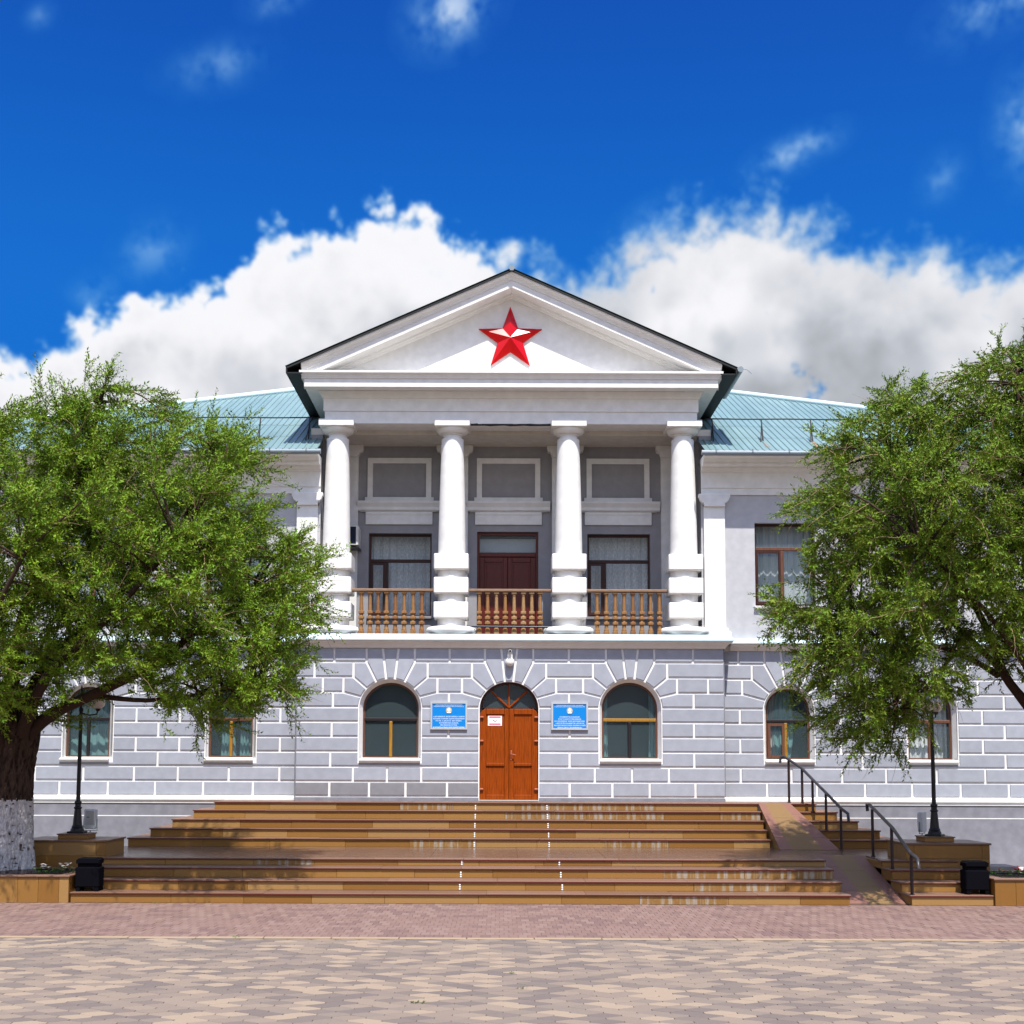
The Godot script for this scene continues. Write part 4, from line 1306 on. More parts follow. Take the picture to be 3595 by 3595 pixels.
func staircase() -> void:
	var r := thing("staircase", "wide tan granite entrance stairs in two flights with a wet landing and side ramps", "stairs")
	var core := MB.new()
	for i in 5:
		var xl: float = -6.32 - 0.37 * i
		var xr: float = [6.60, 6.97, 7.33, 7.69, 8.07][i]
		var rx: float = 6.0 + 0.343 * (UP_Z[i] - 1.0)
		var zb := -0.40 if i == 0 else -0.30
		core.box(Vector3(xl + 0.06, UP_Y[i + 1] - 0.04, -0.3), Vector3(5.27, UP_Y[i] - 0.031, UP_Z[i] - 0.06))
		core.box(Vector3(rx + 0.02, UP_Y[i + 1] - 0.04, -0.3), Vector3(xr - 0.06, UP_Y[i] - 0.031, UP_Z[i] - 0.06))
		granite_run(r, xl + 0.02, 5.33, UP_Y[i + 1], UP_Y[i] - 0.031, UP_Z[i] - 0.022)
		granite_run(r, rx + 0.03, xr - 0.02, UP_Y[i + 1], UP_Y[i] - 0.031, UP_Z[i] - 0.022)
		side_run(r, xl + 0.02, -1, UP_Y[i + 1], UP_Y[i], -0.3, UP_Z[i] - 0.05)
		side_run(r, xr - 0.02, 1, UP_Y[i + 1], UP_Y[i], -0.3, UP_Z[i] - 0.05)
		side_run(r, 5.33, 1, UP_Y[i + 1], UP_Y[i], UP_Z[i] - 0.34, UP_Z[i] - 0.05)
		if i == 0:
			tread_run(r, xl, xr, UP_Y[0], zb + 0.46, UP_Z[0], 1.5)
			tread_run(r, xl, -4.76, UP_Y[0], -0.29, 0.058, 0.8)
			tread_run(r, 4.84, xr, UP_Y[0], -0.29, 0.058, 0.8)
		else:
			tread_run(r, xl, 5.345, UP_Y[i], UP_Z[i - 1] - 0.02, UP_Z[i], 1.5)
			tread_run(r, rx, xr, UP_Y[i], UP_Z[i - 1] - 0.02, UP_Z[i], 1.5)
			for s in [-1, 1]:   # the steps turn round both ends, back to the wall
				var xo: float = xl if s < 0 else xr
				var b := MB.new()
				b.bevel_box(Vector3(xo, UP_Y[i] - 0.03, -0.3), Vector3(xo - s * 0.39, UP_Y[i], UP_Z[i - 1] - 0.022), 0.005)
				part("tread_slab", b, M.tread2, r)
	core.box(Vector3(5.20, 1.2, -0.3), Vector3(6.2, 1.468, 0.94))
	# landing
	for q in [[-7.86, 8.10, -0.3, 4.25, 0.625], [-7.305, 5.67, 4.25, 5.50, 0.625], [5.67, 7.14, 4.25, 4.33, 0.625]]:
		core.box(Vector3(q[0], 0.0, q[2]), Vector3(q[1], q[4] - 0.031, q[3] + (0.001 if q[2] < 0 else 0.0)))
	var x := -7.86
	while x < 8.0:
		var l := minf(1.6, 8.10 - x)
		var b := MB.new()
		b.bevel_box(Vector3(x + 0.002, 0.595, 2.2), Vector3(x + l - 0.002, 0.625, 4.2), 0.003)
		part("landing_slab", b, M.landing, r)
		var xa := maxf(x, -7.305)
		var xb := minf(x + l, 5.67)
		if xb - xa > 0.05:
			b = MB.new()
			b.bevel_box(Vector3(xa + 0.002, 0.595, 4.203), Vector3(xb - 0.002, 0.625, 5.30), 0.003)
			part("landing_slab", b, M.landing, r)
		x += l
	var lb := MB.new()
	lb.bevel_box(Vector3(5.672, 0.595, 4.203), Vector3(7.15, 0.625, 4.34), 0.003)
	lb.bevel_box(Vector3(6.72, 0.595, 4.34), Vector3(7.15, 0.625, 5.30), 0.003)
	part("landing_slab", lb, M.landing, r)
	# lower flight, left of the ramp and right of it
	for j in 4:
		var zb: float = 5.30 if j == 0 else LOW_Z[j - 1] - 0.02
		granite_run(r, -7.34, 5.645, LOW_Y[j + 1], LOW_Y[j] - 0.031, LOW_Z[j] - 0.022)
		tread_run(r, -7.35, 5.665, LOW_Y[j], zb, LOW_Z[j], 1.7)
		side_run(r, 5.65, 1, LOW_Y[j + 1], LOW_Y[j], LOW_Z[j] - 0.57, LOW_Z[j] - 0.05)
		core.box(Vector3(-7.3, LOW_Y[j + 1] - 0.04 if j < 3 else 0.0, 5.2), Vector3(5.6, LOW_Y[j] - 0.031, LOW_Z[j] - 0.06))
		var xr := 8.04
		granite_run(r, 6.68, xr, LOW_Y[j + 1], LOW_Y[j] - 0.031, LOW_Z[j] - 0.022)
		tread_run(r, 6.65, xr, LOW_Y[j], zb, LOW_Z[j], 1.2)
		side_run(r, 6.67, -1, 0.0, LOW_Y[j], 4.34, LOW_Z[j] - 0.05)
		core.box(Vector3(6.71, 0.0, 4.3 + 0.01 * j), Vector3(xr - 0.01, LOW_Y[j] - 0.031, LOW_Z[j] - 0.06))
	part("core", core, M.concrete, r)
	# ramps: a tan bed between two red strips
	for q in [[[5.345, 6.02, 1.0, 1.508], [5.43, 6.62, 2.76, 0.632], 0.2, 0.27], [[5.675, 6.70, 4.33, 0.629], [5.675, 6.70, 7.02, 0.006], 0.34, 0.25]]:
		var t: Array = q[0]
		var e: Array = q[1]
		var f0 := [0.0, q[2], 1.0 - float(q[3]), 1.0]
		for k in 3:
			var a := Vector3(lerpf(t[0], t[1], f0[k]), t[3], t[2])
			var b2 := Vector3(lerpf(t[0], t[1], f0[k + 1]), t[3], t[2])
			var c := Vector3(lerpf(e[0], e[1], f0[k + 1]), e[3], e[2])
			var d := Vector3(lerpf(e[0], e[1], f0[k]), e[3], e[2])
			var n := 4 if k != 1 else 3
			for i in n:
				var s0 := float(i) / n + 0.002
				var s1 := float(i + 1) / n - 0.002
				var b := MB.new()
				var p0 := a.lerp(d, s0)
				var p1 := b2.lerp(c, s0)
				var p2 := b2.lerp(c, s1)
				var p3 := a.lerp(d, s1)
				var dn := Vector3(0, -0.03, 0)
				b.quad(p3, p2, p1, p0)
				b.quad(p3 + dn, p2 + dn, p2, p3)
				b.quad(p0 + dn, p3 + dn, p3, p0)
				b.quad(p2 + dn, p1 + dn, p1, p2)
				part("ramp_slab", b, M.ramp_tan if k == 1 else M.red_granite, r)
		var side := MB.new()   # the body under the ramp
		var y0: float = 0.60 if t[3] > 1.0 else 0.0
		var tl := Vector3(t[0] + 0.01, t[3] - 0.03, t[2])
		var tr := Vector3(t[1] - 0.01, t[3] - 0.03, t[2])
		var bl := Vector3(e[0] + 0.01, e[3] - 0.03, e[2])
		var br := Vector3(e[1] - 0.01, e[3] - 0.03, e[2])
		side.quad(Vector3(tl.x, y0, tl.z), Vector3(bl.x, y0, bl.z), bl, tl)
		side.quad(Vector3(br.x, y0, br.z), Vector3(tr.x, y0, tr.z), tr, br)
		side.quad(bl, br, tr, tl)
		part("ramp_side", side, M.granite[3], r)
	# rows of little lights on the risers
	for f in [[UP_Y, UP_Z, -0.71, 0.82, 5], [LOW_Y, LOW_Z, -0.87, 0.88, 3]]:
		for i in int(f[4]):
			for xx in [f[2], f[3]]:
				var b := MB.new()
				var zz: float = f[1][i] - 0.02
				for k in 3:
					b.lathe([Vector2(0.012, -0.014), Vector2(0.016, 0.0), Vector2(0.012, 0.014), Vector2(0.0, 0.016)], Vector3(xx, f[0][i + 1] + 0.022 + 0.036 * k, zz), 8)
				part("step_light", b, M.white_light, r)

func slab_face(parent: Node3D, x0: float, x1: float, y0: float, y1: float, zf: float, cuts: Array) -> void:
	var xs := [x0] + cuts + [x1]
	for i in xs.size() - 1:
		var b := MB.new()
		b.bevel_box(Vector3(xs[i] + 0.0015, y0, zf - 0.03), Vector3(xs[i + 1] - 0.0015, y1, zf), 0.004)
		part("facing_slab", b, M.granite[rng.randi() % 5], parent)

func pedestal(s: int, label: String) -> void:
	var x0: float = -8.85 if s < 0 else 7.16
	var x1: float = -7.31 if s < 0 else 8.67
	var r := thing("lamp_pedestal", label, "pedestal", Vector3.ZERO, "granite lamp pedestals beside the stairs")
	var b := MB.new()
	b.box(Vector3(x0 + 0.03, 0, 4.24), Vector3(x1 - 0.03, 0.885, 5.37))
	b.box(Vector3(x0 + 0.03, 0, 4.6), Vector3(x1 + (0.55 if s > 0 else 0.0), 0.5, 5.3))
	part("core", b, M.concrete, r)
	slab_face(r, x0, x1, 0.645, 0.89, 5.40, [x0 + 0.12, x1 - 0.17] if s < 0 else [x0 + 0.14, x1 - 0.14])
	slab_face(r, x0, x1, 0.0, 0.641, 5.397, [x0 + 0.5, x1 - 0.4])
	for x in [x0, x1]:
		var sd := 1 if x == x1 else -1
		for q in [[4.22, 4.8], [4.803, 5.366]]:
			b = MB.new()
			b.bevel_box(Vector3(x - sd * 0.03, 0.0, q[0]), Vector3(x, 0.89, q[1]), 0.004)
			part("facing_slab", b, M.granite[3], r)
	b = MB.new()
	b.bevel_box(Vector3(x0 - 0.025, 0.892, 4.19), Vector3(x1 + 0.025, 0.925, 5.43), 0.005)
	part("cover_slab", b, M.tread, r)
	var c: float = -8.02 if s < 0 else 7.87
	b = MB.new()
	b.bevel_box(Vector3(c - 0.27, 0.926, 4.56), Vector3(c + 0.27, 1.0, 5.08), 0.005)
	part("plinth", b, M.granite[1], r)
	b = MB.new()
	b.bevel_box(Vector3(c - 0.29, 1.0, 4.54), Vector3(c + 0.29, 1.022, 5.10), 0.005)
	part("cover_slab", b, M.tread2, r)

func planter(s: int, label: String) -> void:
	var x0: float = -13.5 if s < 0 else 8.055
	var x1: float = -7.365 if s < 0 else 13.5
	var r := thing("planter", label, "planter", Vector3.ZERO, "granite planters at the ends of the stairs")
	var cuts := []
	var x: float = x0 + 0.35 if s > 0 else x1 - 0.16
	if s > 0:
		while x < x1 - 0.3:
			cuts.append(x)
			x += 0.36
	else:
		while x > x0 + 0.3:
			cuts.push_front(x)
			x -= 0.345
	slab_face(r, x0, x1, 0.0, 0.42, 7.27, cuts)
	var b := MB.new()
	var xi: float = x1 if s < 0 else x0
	b.bevel_box(Vector3(xi, 0.0, 5.46), Vector3(xi + s * 0.04, 0.42, 7.238), 0.004)
	part("facing_slab", b, M.granite[2], r)
	for q in [[7.08, 7.295], [5.43, 5.60]]:
		b = MB.new()
		b.bevel_box(Vector3(x0 - 0.02, 0.422, q[0]), Vector3(x1 + 0.02, 0.45, q[1]), 0.005)
		part("rim_slab", b, M.tread2, r)
	b = MB.new()
	b.bevel_box(Vector3(xi - s * 0.02, 0.422, 5.602), Vector3(xi + s * 0.19, 0.45, 7.078), 0.005)
	part("rim_slab", b, M.tread2, r)
	b = MB.new()
	b.box(Vector3(x0 + 0.05, 0.0, 5.47), Vector3(x1 - 0.05, 0.405, 7.235))
	tag(part("soil", b, M.earth, r), "", "", "", "stuff")

func street_lamp(at: Vector3, turn: float, globes: Array, label: String) -> void:
	var r := thing("street_lamp", label, "lamp post", at, "black cast lamp posts on the pedestals")
	r.rotation.y = turn
	var b := MB.new()
	b.bevel_box(Vector3(-0.15, 0.0, -0.15), Vector3(0.15, 0.035, 0.15), 0.01)
	b.lathe([Vector2(0.125, 0.03), Vector2(0.12, 0.07), Vector2(0.10, 0.10), Vector2(0.105, 0.115), Vector2(0.085, 0.15), Vector2(0.062, 0.42), Vector2(0.058, 0.44), Vector2(0.075, 0.455), Vector2(0.075, 0.47), Vector2(0.055, 0.49), Vector2(0.055, 0.53), Vector2(0.066, 0.55), Vector2(0.066, 0.575), Vector2(0.04, 0.60)], Vector3.ZERO, 16)
	part("base", b, M.iron, r)
	b = MB.new()
	b.lathe([Vector2(0.04, 0.59), Vector2(0.037, 1.4), Vector2(0.034, 2.24), Vector2(0.046, 2.25), Vector2(0.046, 2.30), Vector2(0.025, 2.33), Vector2(0.022, 2.62), Vector2(0.032, 2.64), Vector2(0.02, 2.68), Vector2(0.0, 2.76)], Vector3.ZERO, 12)
	part("pole", b, M.iron, r)
	for dx in globes:
		var arm := holder("arm", r)
		b = MB.new()
		b.tube([Vector3(0, 2.22, 0), Vector3(dx * 0.5, 2.18, 0), Vector3(dx * 0.95, 2.20, 0), Vector3(dx, 2.27, 0)], [0.016, 0.015, 0.015, 0.015], 8)
		b.lathe([Vector2(0.03, 2.255), Vector2(0.055, 2.285), Vector2(0.055, 2.30), Vector2(0.045, 2.305)], Vector3(dx, 0, 0), 14)
		part("bracket", b, M.iron, arm)
		b = MB.new()
		var gp := []
		for i in 15:
			var t := PI * i / 14
			gp.append(Vector2(0.135 * sin(t), 2.43 - 0.135 * cos(t)))
		b.lathe(gp, Vector3(dx, 0, 0), 24)
		part("globe", b, M.opal, arm)

func litter_bin(x: float, label: String) -> void:
	var r := thing("litter_bin", label, "bin", Vector3(x, 0.172, 6.97), "black litter bins on the bottom step")
	var b := MB.new()
	b.bevel_box(Vector3(-0.20, 0.07, -0.15), Vector3(0.20, 0.40, 0.15), 0.015)
	b.bevel_box(Vector3(-0.17, 0.395, -0.12), Vector3(0.17, 0.46, 0.12), 0.01)
	part("body", b, M.bin, r)
	b = MB.new()
	b.prism(PackedVector2Array([Vector2(-0.19, 0.46), Vector2(0.19, 0.46), Vector2(0.19, 0.52), Vector2(0.15, 0.55), Vector2(-0.15, 0.55), Vector2(-0.19, 0.52)]), -0.15, 0.15, 0.01)
	part("lid", b, M.bin, r)
	for sx in [-1, 1]:
		b = MB.new()
		b.bevel_box(Vector3(sx * 0.19, 0.0, -0.14), Vector3(sx * 0.12, 0.075, 0.14), 0.006)
		part("leg", b, M.bin, r)

func handrail(label: String, posts: Array, ends: Array) -> void:
	var r := thing("handrail", label, "handrail", Vector3.ZERO, "black steel ramp handrails")
	for p in posts:
		var b := MB.new()
		b.tube([p[0], p[1]], [0.027, 0.027], 10)
		b.lathe([Vector2(0.045, 0.0), Vector2(0.045, 0.012), Vector2(0.028, 0.016)], p[0], 10)
		part("post", b, M.rail_post, r)
	var pts := []
	var rad := []
	for e in ends:
		pts.append(e)
		rad.append(0.031)
	var b2 := MB.new()
	b2.tube(pts, rad, 10)
	part("rail", b2, M.rail_grey, r)

func floodlight(at: Vector3, turn: float, label: String) -> void:
	var r := thing("floodlight", label, "floodlight", at, "grey floodlights on the pedestals")
	r.rotation.y = turn
	var b := MB.new()
	b.prism(PackedVector2Array([Vector2(-0.10, 0.15), Vector2(0.10, 0.15), Vector2(0.115, 0.20), Vector2(0.115, 0.50), Vector2(0.10, 0.52), Vector2(-0.10, 0.52), Vector2(-0.115, 0.50), Vector2(-0.115, 0.20)]), -0.09, 0.0, 0.012)
	part("housing", b, M.flood, r)
	b = MB.new()
	b.bevel_box(Vector3(-0.09, 0.24, 0.0), Vector3(0.09, 0.50, 0.012), 0.006)
	part("glass_cover", b, M.metal, r)
	b = MB.new()
	b.bevel_box(Vector3(-0.06, 0.36, 0.012), Vector3(-0.01, 0.38, 0.02), 0.003)
	part("badge", b, M.gutter, r)
	b = MB.new()
	b.tube([Vector3(-0.125, 0.34, -0.04), Vector3(-0.13, 0.12, -0.04), Vector3(0.13, 0.12, -0.04), Vector3(0.125, 0.34, -0.04)], [0.008, 0.008, 0.008, 0.008], 6)
	b.tube([Vector3(0.0, 0.12, -0.04), Vector3(0, 0.0, -0.04)], [0.012, 0.012], 6)
	part("bracket", b, M.gutter, r)

func lettering(parent: Node3D, text: String, at: Vector3, height: float, width: float, m: Material) -> void:
	var f := SystemFont.new()
	f.font_names = PackedStringArray(["Droid Serif"])
	f.font_weight = 700
	# the typeface lacks the Kazakh letters: these are a Russian letter with a bar or a tail, or a turned e
	var as_base := {"Қ": "К", "Ғ": "Г", "Ң": "Н", "Ү": "Y", "Ұ": "Y", "Ө": "О", "Ә": "О", "Х": "X"}
	var plain := ""
	var shown := ""
	for ch in text:
		var q: String = as_base.get(ch, ch)
		plain += q
		shown += q
	var t := TextMesh.new()
	t.text = shown
	t.font = f
	t.font_size = 64
	t.pixel_size = 0.001
	t.depth = 0.002
	t.curve_step = 6.0
	t.material = m
	var o := MeshInstance3D.new()
	o.mesh = t
	o.name = "lettering"
	o.position = at
	var box := t.get_aabb()
	var sx := width / maxf(box.size.x, 0.001)
	var sy := height / 0.046
	o.scale = Vector3(minf(sx, sy * 1.35), sy, 1.0)
	parent.add_child(o, true)
	var marks := MB.new()
	var full := f.get_string_size(plain, HORIZONTAL_ALIGNMENT_LEFT, -1, 64).x * 0.001
	var base := box.position.y
	var cap := 0.046
	for i in text.length():
		var ch := text[i]
		if not ch in "ҚҒҢҰӨӘ": continue
		var x0 := f.get_string_size(plain.substr(0, i), HORIZONTAL_ALIGNMENT_LEFT, -1, 64).x * 0.001 - full * 0.5
		var x1 := f.get_string_size(plain.substr(0, i + 1), HORIZONTAL_ALIGNMENT_LEFT, -1, 64).x * 0.001 - full * 0.5
		if ch in "ҚҢ":
			marks.box(Vector3(x1 - 0.009, base - 0.010, -0.001), Vector3(x1 - 0.002, base + 0.006, 0.0012))
		elif ch in "ӨӘ":
			marks.box(Vector3(x0 + 0.008, base + cap * 0.44, -0.001), Vector3(x1 - 0.008, base + cap * 0.56, 0.0012))
		else:
			marks.box(Vector3(x0 + 0.002, base + cap * 0.36, -0.001), Vector3(x1 - 0.010, base + cap * 0.48, 0.0012))
	if marks.v.size():
		var mo := part("lettering", marks, m, parent, at)
		mo.scale = o.scale

func wall_sign(x: float, y: float, label: String, head: Array, body: Array) -> void:
	var r := thing("wall_sign", label, "sign", Vector3(x, y, 0.03), "blue name boards by the entrance")
	var b := MB.new()
	b.frame_ring(rect(-0.41, 0.41, -0.305, 0.305), rect(-0.37, 0.37, -0.27, 0.27), 0.0, 0.035)
	part("frame", b, M.metal, r)
	b = MB.new()
	b.bevel_box(Vector3(-0.385, -0.285, 0.0), Vector3(0.385, 0.285, 0.022), 0.004)
	part("board", b, M.sign_blue, r)
	for i in head.size():
		lettering(r, head[i], Vector3(0, 0.238 - 0.032 * i, 0.024), 0.017, 0.60 if i == 0 else 0.67, M.ink)
	for i in body.size():
		lettering(r, body[i], Vector3(0, -0.02 - 0.047 * i, 0.024), 0.026, 0.70, M.ink)
	var em := holder("emblem", r, Vector3(0, 0.115, 0.022))
	b = MB.new()
	var ring: Array = []
	for k in 24:
		var t := TAU * k / 24
		ring.append(Vector2(0.066 * cos(t), 0.072 * sin(t)))
	b.prism(PackedVector2Array(ring), 0.0, 0.008, 0.004)
	part("wreath", b, M.gold, em)
	b = MB.new()
	var inner := []
	for k in 20:
		var t := TAU * k / 20
		inner.append(Vector2(0.036 * cos(t), 0.012 + 0.04 * sin(t)))
	b.prism(PackedVector2Array(inner), 0.008, 0.012, 0.002)
	part("disc", b, M.ink, em)
	b = MB.new()
	b.prism(rect(-0.045, 0.045, -0.058, -0.034), 0.008, 0.013, 0.002)
	part("ribbon", b, M.paper, em)

func small_things() -> void:
	# the star
	var st := thing("red_star", "large glossy red five-pointed star fixed in the gable", "star", Vector3(0.015, 12.03, -0.1))
	var b := MB.new()
	var tips := []
	for k in 5:
		var t := PI * 0.5 + TAU * k / 5
		tips.append(Vector3(0.765 * cos(t), 0.765 * sin(t) - 0.005, 0.05))
		t += TAU / 10
		tips.append(Vector3(0.305 * cos(t), 0.305 * sin(t), 0.05))
	for k in 10:
		b.tri(Vector3(0, 0, 0.165), tips[k], tips[(k + 1) % 10])
		var p: Vector3 = tips[k]
		var q: Vector3 = tips[(k + 1) % 10]
		b.quad(Vector3(p.x, p.y, 0.0), Vector3(q.x, q.y, 0.0), q, p)
	part("star_body", b, M.red, st)
	# name boards
	wall_sign(-1.33, 3.385, "blue board in Kazakh, left of the brown entrance door", ["ҚАРАҒАНДЫ ОБЛЫСЫНЫҢ МӘДЕНИЕТ,", "АРХИВТЕР ЖӘНЕ ҚҰЖАТТАМА БАСҚАРМАСЫ"], ["«ДОЛИНКА КЕНТІНІҢ САЯСИ", "ҚУҒЫН-СҮРГІН ҚҰРБАНДАРЫН", "ЕСТЕ САҚТАУ МУЗЕЙІ»", "КОММУНАЛДЫҚ", "МЕМЛЕКЕТТІК", "ҚАЗЫНАЛЫҚ КӘСІПОРЫНЫ"])
	wall_sign(1.36, 3.385, "blue board in Russian, right of the brown entrance door", ["УПРАВЛЕНИЕ КУЛЬТУРЫ, АРХИВОВ", "И ДОКУМЕНТАЦИИ КАРАГАНДИНСКОЙ ОБЛАСТИ"], ["КОММУНАЛЬНОЕ", "ГОСУДАРСТВЕННОЕ", "КАЗЕННОЕ ПРЕДПРИЯТИЕ", "«МУЗЕЙ ПАМЯТИ ЖЕРТВ", "ПОЛИТИЧЕСКИХ РЕПРЕССИЙ", "ПОСЕЛКА ДОЛИНКА»"])
	# the paper on the door
	var n := thing("paper_notice", "white paper notice with pink bands stuck on the left door leaf", "notice", Vector3(-0.305, 3.285, -0.128))
	b = MB.new()
	b.box(Vector3(-0.157, -0.114, 0.0), Vector3(0.157, 0.114, 0.004))
	part("sheet", b, M.paper, n)
	for y in [0.078, -0.078]:
		b = MB.new()
		b.prism(PackedVector2Array([Vector2(-0.13, y - 0.016), Vector2(0.13, y - 0.016), Vector2(0.125, y + 0.016), Vector2(-0.125, y + 0.016)]), 0.004, 0.006)
		part("band", b, M.pink, n)
	b = MB.new()
	b.tube([Vector3(-0.05, 0.02, 0.006), Vector3(0.0, -0.015, 0.006), Vector3(0.05, 0.005, 0.006)], [0.005, 0.005, 0.005], 4)
	part("sketch", b, M.rail_grey, n)
	# over the door: a camera and a round lamp
	var cm := thing("security_camera", "small white bullet camera under the ledge above the door", "camera", Vector3(0.03, 4.78, 0.025))
	b = MB.new()
	b.bevel_box(Vector3(-0.055, -0.13, 0.0), Vector3(0.055, 0.03, 0.05), 0.008)
	part("mount", b, M.plastic, cm)
	b = MB.new()
	b.tube([Vector3(0, 0.05, 0.02), Vector3(0.0, 0.045, 0.16)], [0.035, 0.035], 12)
	b.tube([Vector3(0, 0.02, 0.03), Vector3(0.0, 0.05, 0.06)], [0.015, 0.015], 6)
	part("housing", b, M.plastic, cm)
	b = MB.new()
	b.tube([Vector3(0.0, 0.045, 0.158), Vector3(0.0, 0.0445, 0.166)], [0.026, 0.026], 12)
	part("lens", b, M.iron, cm)
	var wl := thing("dome_lamp", "round white dome lamp on the keystone over the entrance", "wall lamp", Vector3(0.025, 4.575, 0.02))
	b = MB.new()
	b.tube([Vector3(0, 0.02, 0.0), Vector3(0, 0.02, 0.07)], [0.10, 0.095], 20)
	part("housing", b, M.white, wl)
	b = MB.new()
	var gp := []
	for i in 13:
		var t := PI * i / 12
		gp.append(Vector2(0.088 * sin(t), -0.088 * cos(t)))
	b.lathe(gp, Vector3(0, -0.005, 0.085), 20)
	part("globe", b, M.opal, wl)
	# air conditioner on the balcony
	var ac := thing("air_conditioner", "white air conditioner unit with dark grille on the balcony wall", "air conditioner", Vector3(-3.66, 7.44, -1.72))
	b = MB.new()
	b.bevel_box(Vector3(-0.14, 0.0, -0.12), Vector3(0.115, 0.47, 0.42), 0.012)
	part("case", b, M.plastic, ac)
	b = MB.new()
	b.bevel_box(Vector3(-0.085, 0.035, 0.415), Vector3(0.06, 0.44, 0.428), 0.004)
	part("grille", b, M.navy, ac)
	b = MB.new()
	for x in [-0.1, 0.08]:
		b.box(Vector3(x - 0.015, -0.045, -0.15), Vector3(x + 0.015, -0.002, 0.42))
	b.box(Vector3(-0.16, -0.06, -0.15), Vector3(0.14, -0.045, 0.40))
	part("bracket", b, M.rail_grey, ac)
	b = MB.new()
	b.tube([Vector3(-0.14, 0.2, 0.2), Vector3(-0.2, 0.15, 0.15), Vector3(-0.19, -0.1, 0.05), Vector3(-0.2, -0.3, 0.0)], [0.012, 0.012, 0.012, 0.012], 6)
	part("hose", b, M.iron, ac)
	# rolled banner under the architrave
	var bn := thing("rolled_banner", "dark rolled banner tied under the beam between the middle columns", "banner", Vector3(0.03, 10.03, -0.10))
	b = MB.new()
	var pts := []
	var rad := []
	for i in 13:
		pts.append(Vector3(-0.91 + i * 0.1517, 0.006 * sin(i * 1.7), 0))
		rad.append(0.026 + 0.006 * sin(i * 2.3))
	b.tube(pts, rad, 8)
	part("roll", b, M.iron, bn)
	for x in [-0.7, 0.1, 0.65]:
		b = MB.new()
		b.bevel_box(Vector3(x - 0.05, 0.01, 0.02), Vector3(x + 0.05, 0.03, 0.04), 0.004)
		part("tie", b, M.plastic, bn)

# ---------------------------------------------------------------- ground
func paver_poly(w: float, h: float) -> PackedVector2Array:
	var o := PackedVector2Array()
	var q := h * 0.5
	var a := h * 0.27
	for p in [[-0.5, -q + a], [-0.25, -q - 0.2 * a], [-0.08, -q - a], [0.08, -q - a], [0.25, -q - 0.2 * a], [0.5, -q + a], [0.5, q - a], [0.25, q + 0.2 * a], [0.08, q + a], [-0.08, q + a], [-0.25, q + 0.2 * a], [-0.5, q - a]]:
		o.append(Vector2(p[0] * w, p[1]))
	return o

func paver_shape(b: MB, poly: PackedVector2Array, at: Vector3, tilt: Vector2) -> void:
	var lo := []
	var hi := []
	var inner := MB.inset(poly, 0.0025)
	for i in poly.size():
		var p := poly[i]
		lo.append(at + Vector3(p.x, -0.014, -p.y))
		var q := inner[i]
		hi.append(at + Vector3(q.x, q.x * tilt.x + q.y * tilt.y, -q.y))
	b.ring(lo, hi)
	for i in range(1, hi.size() - 1):
		b.tri(hi[0], hi[i], hi[i + 1])

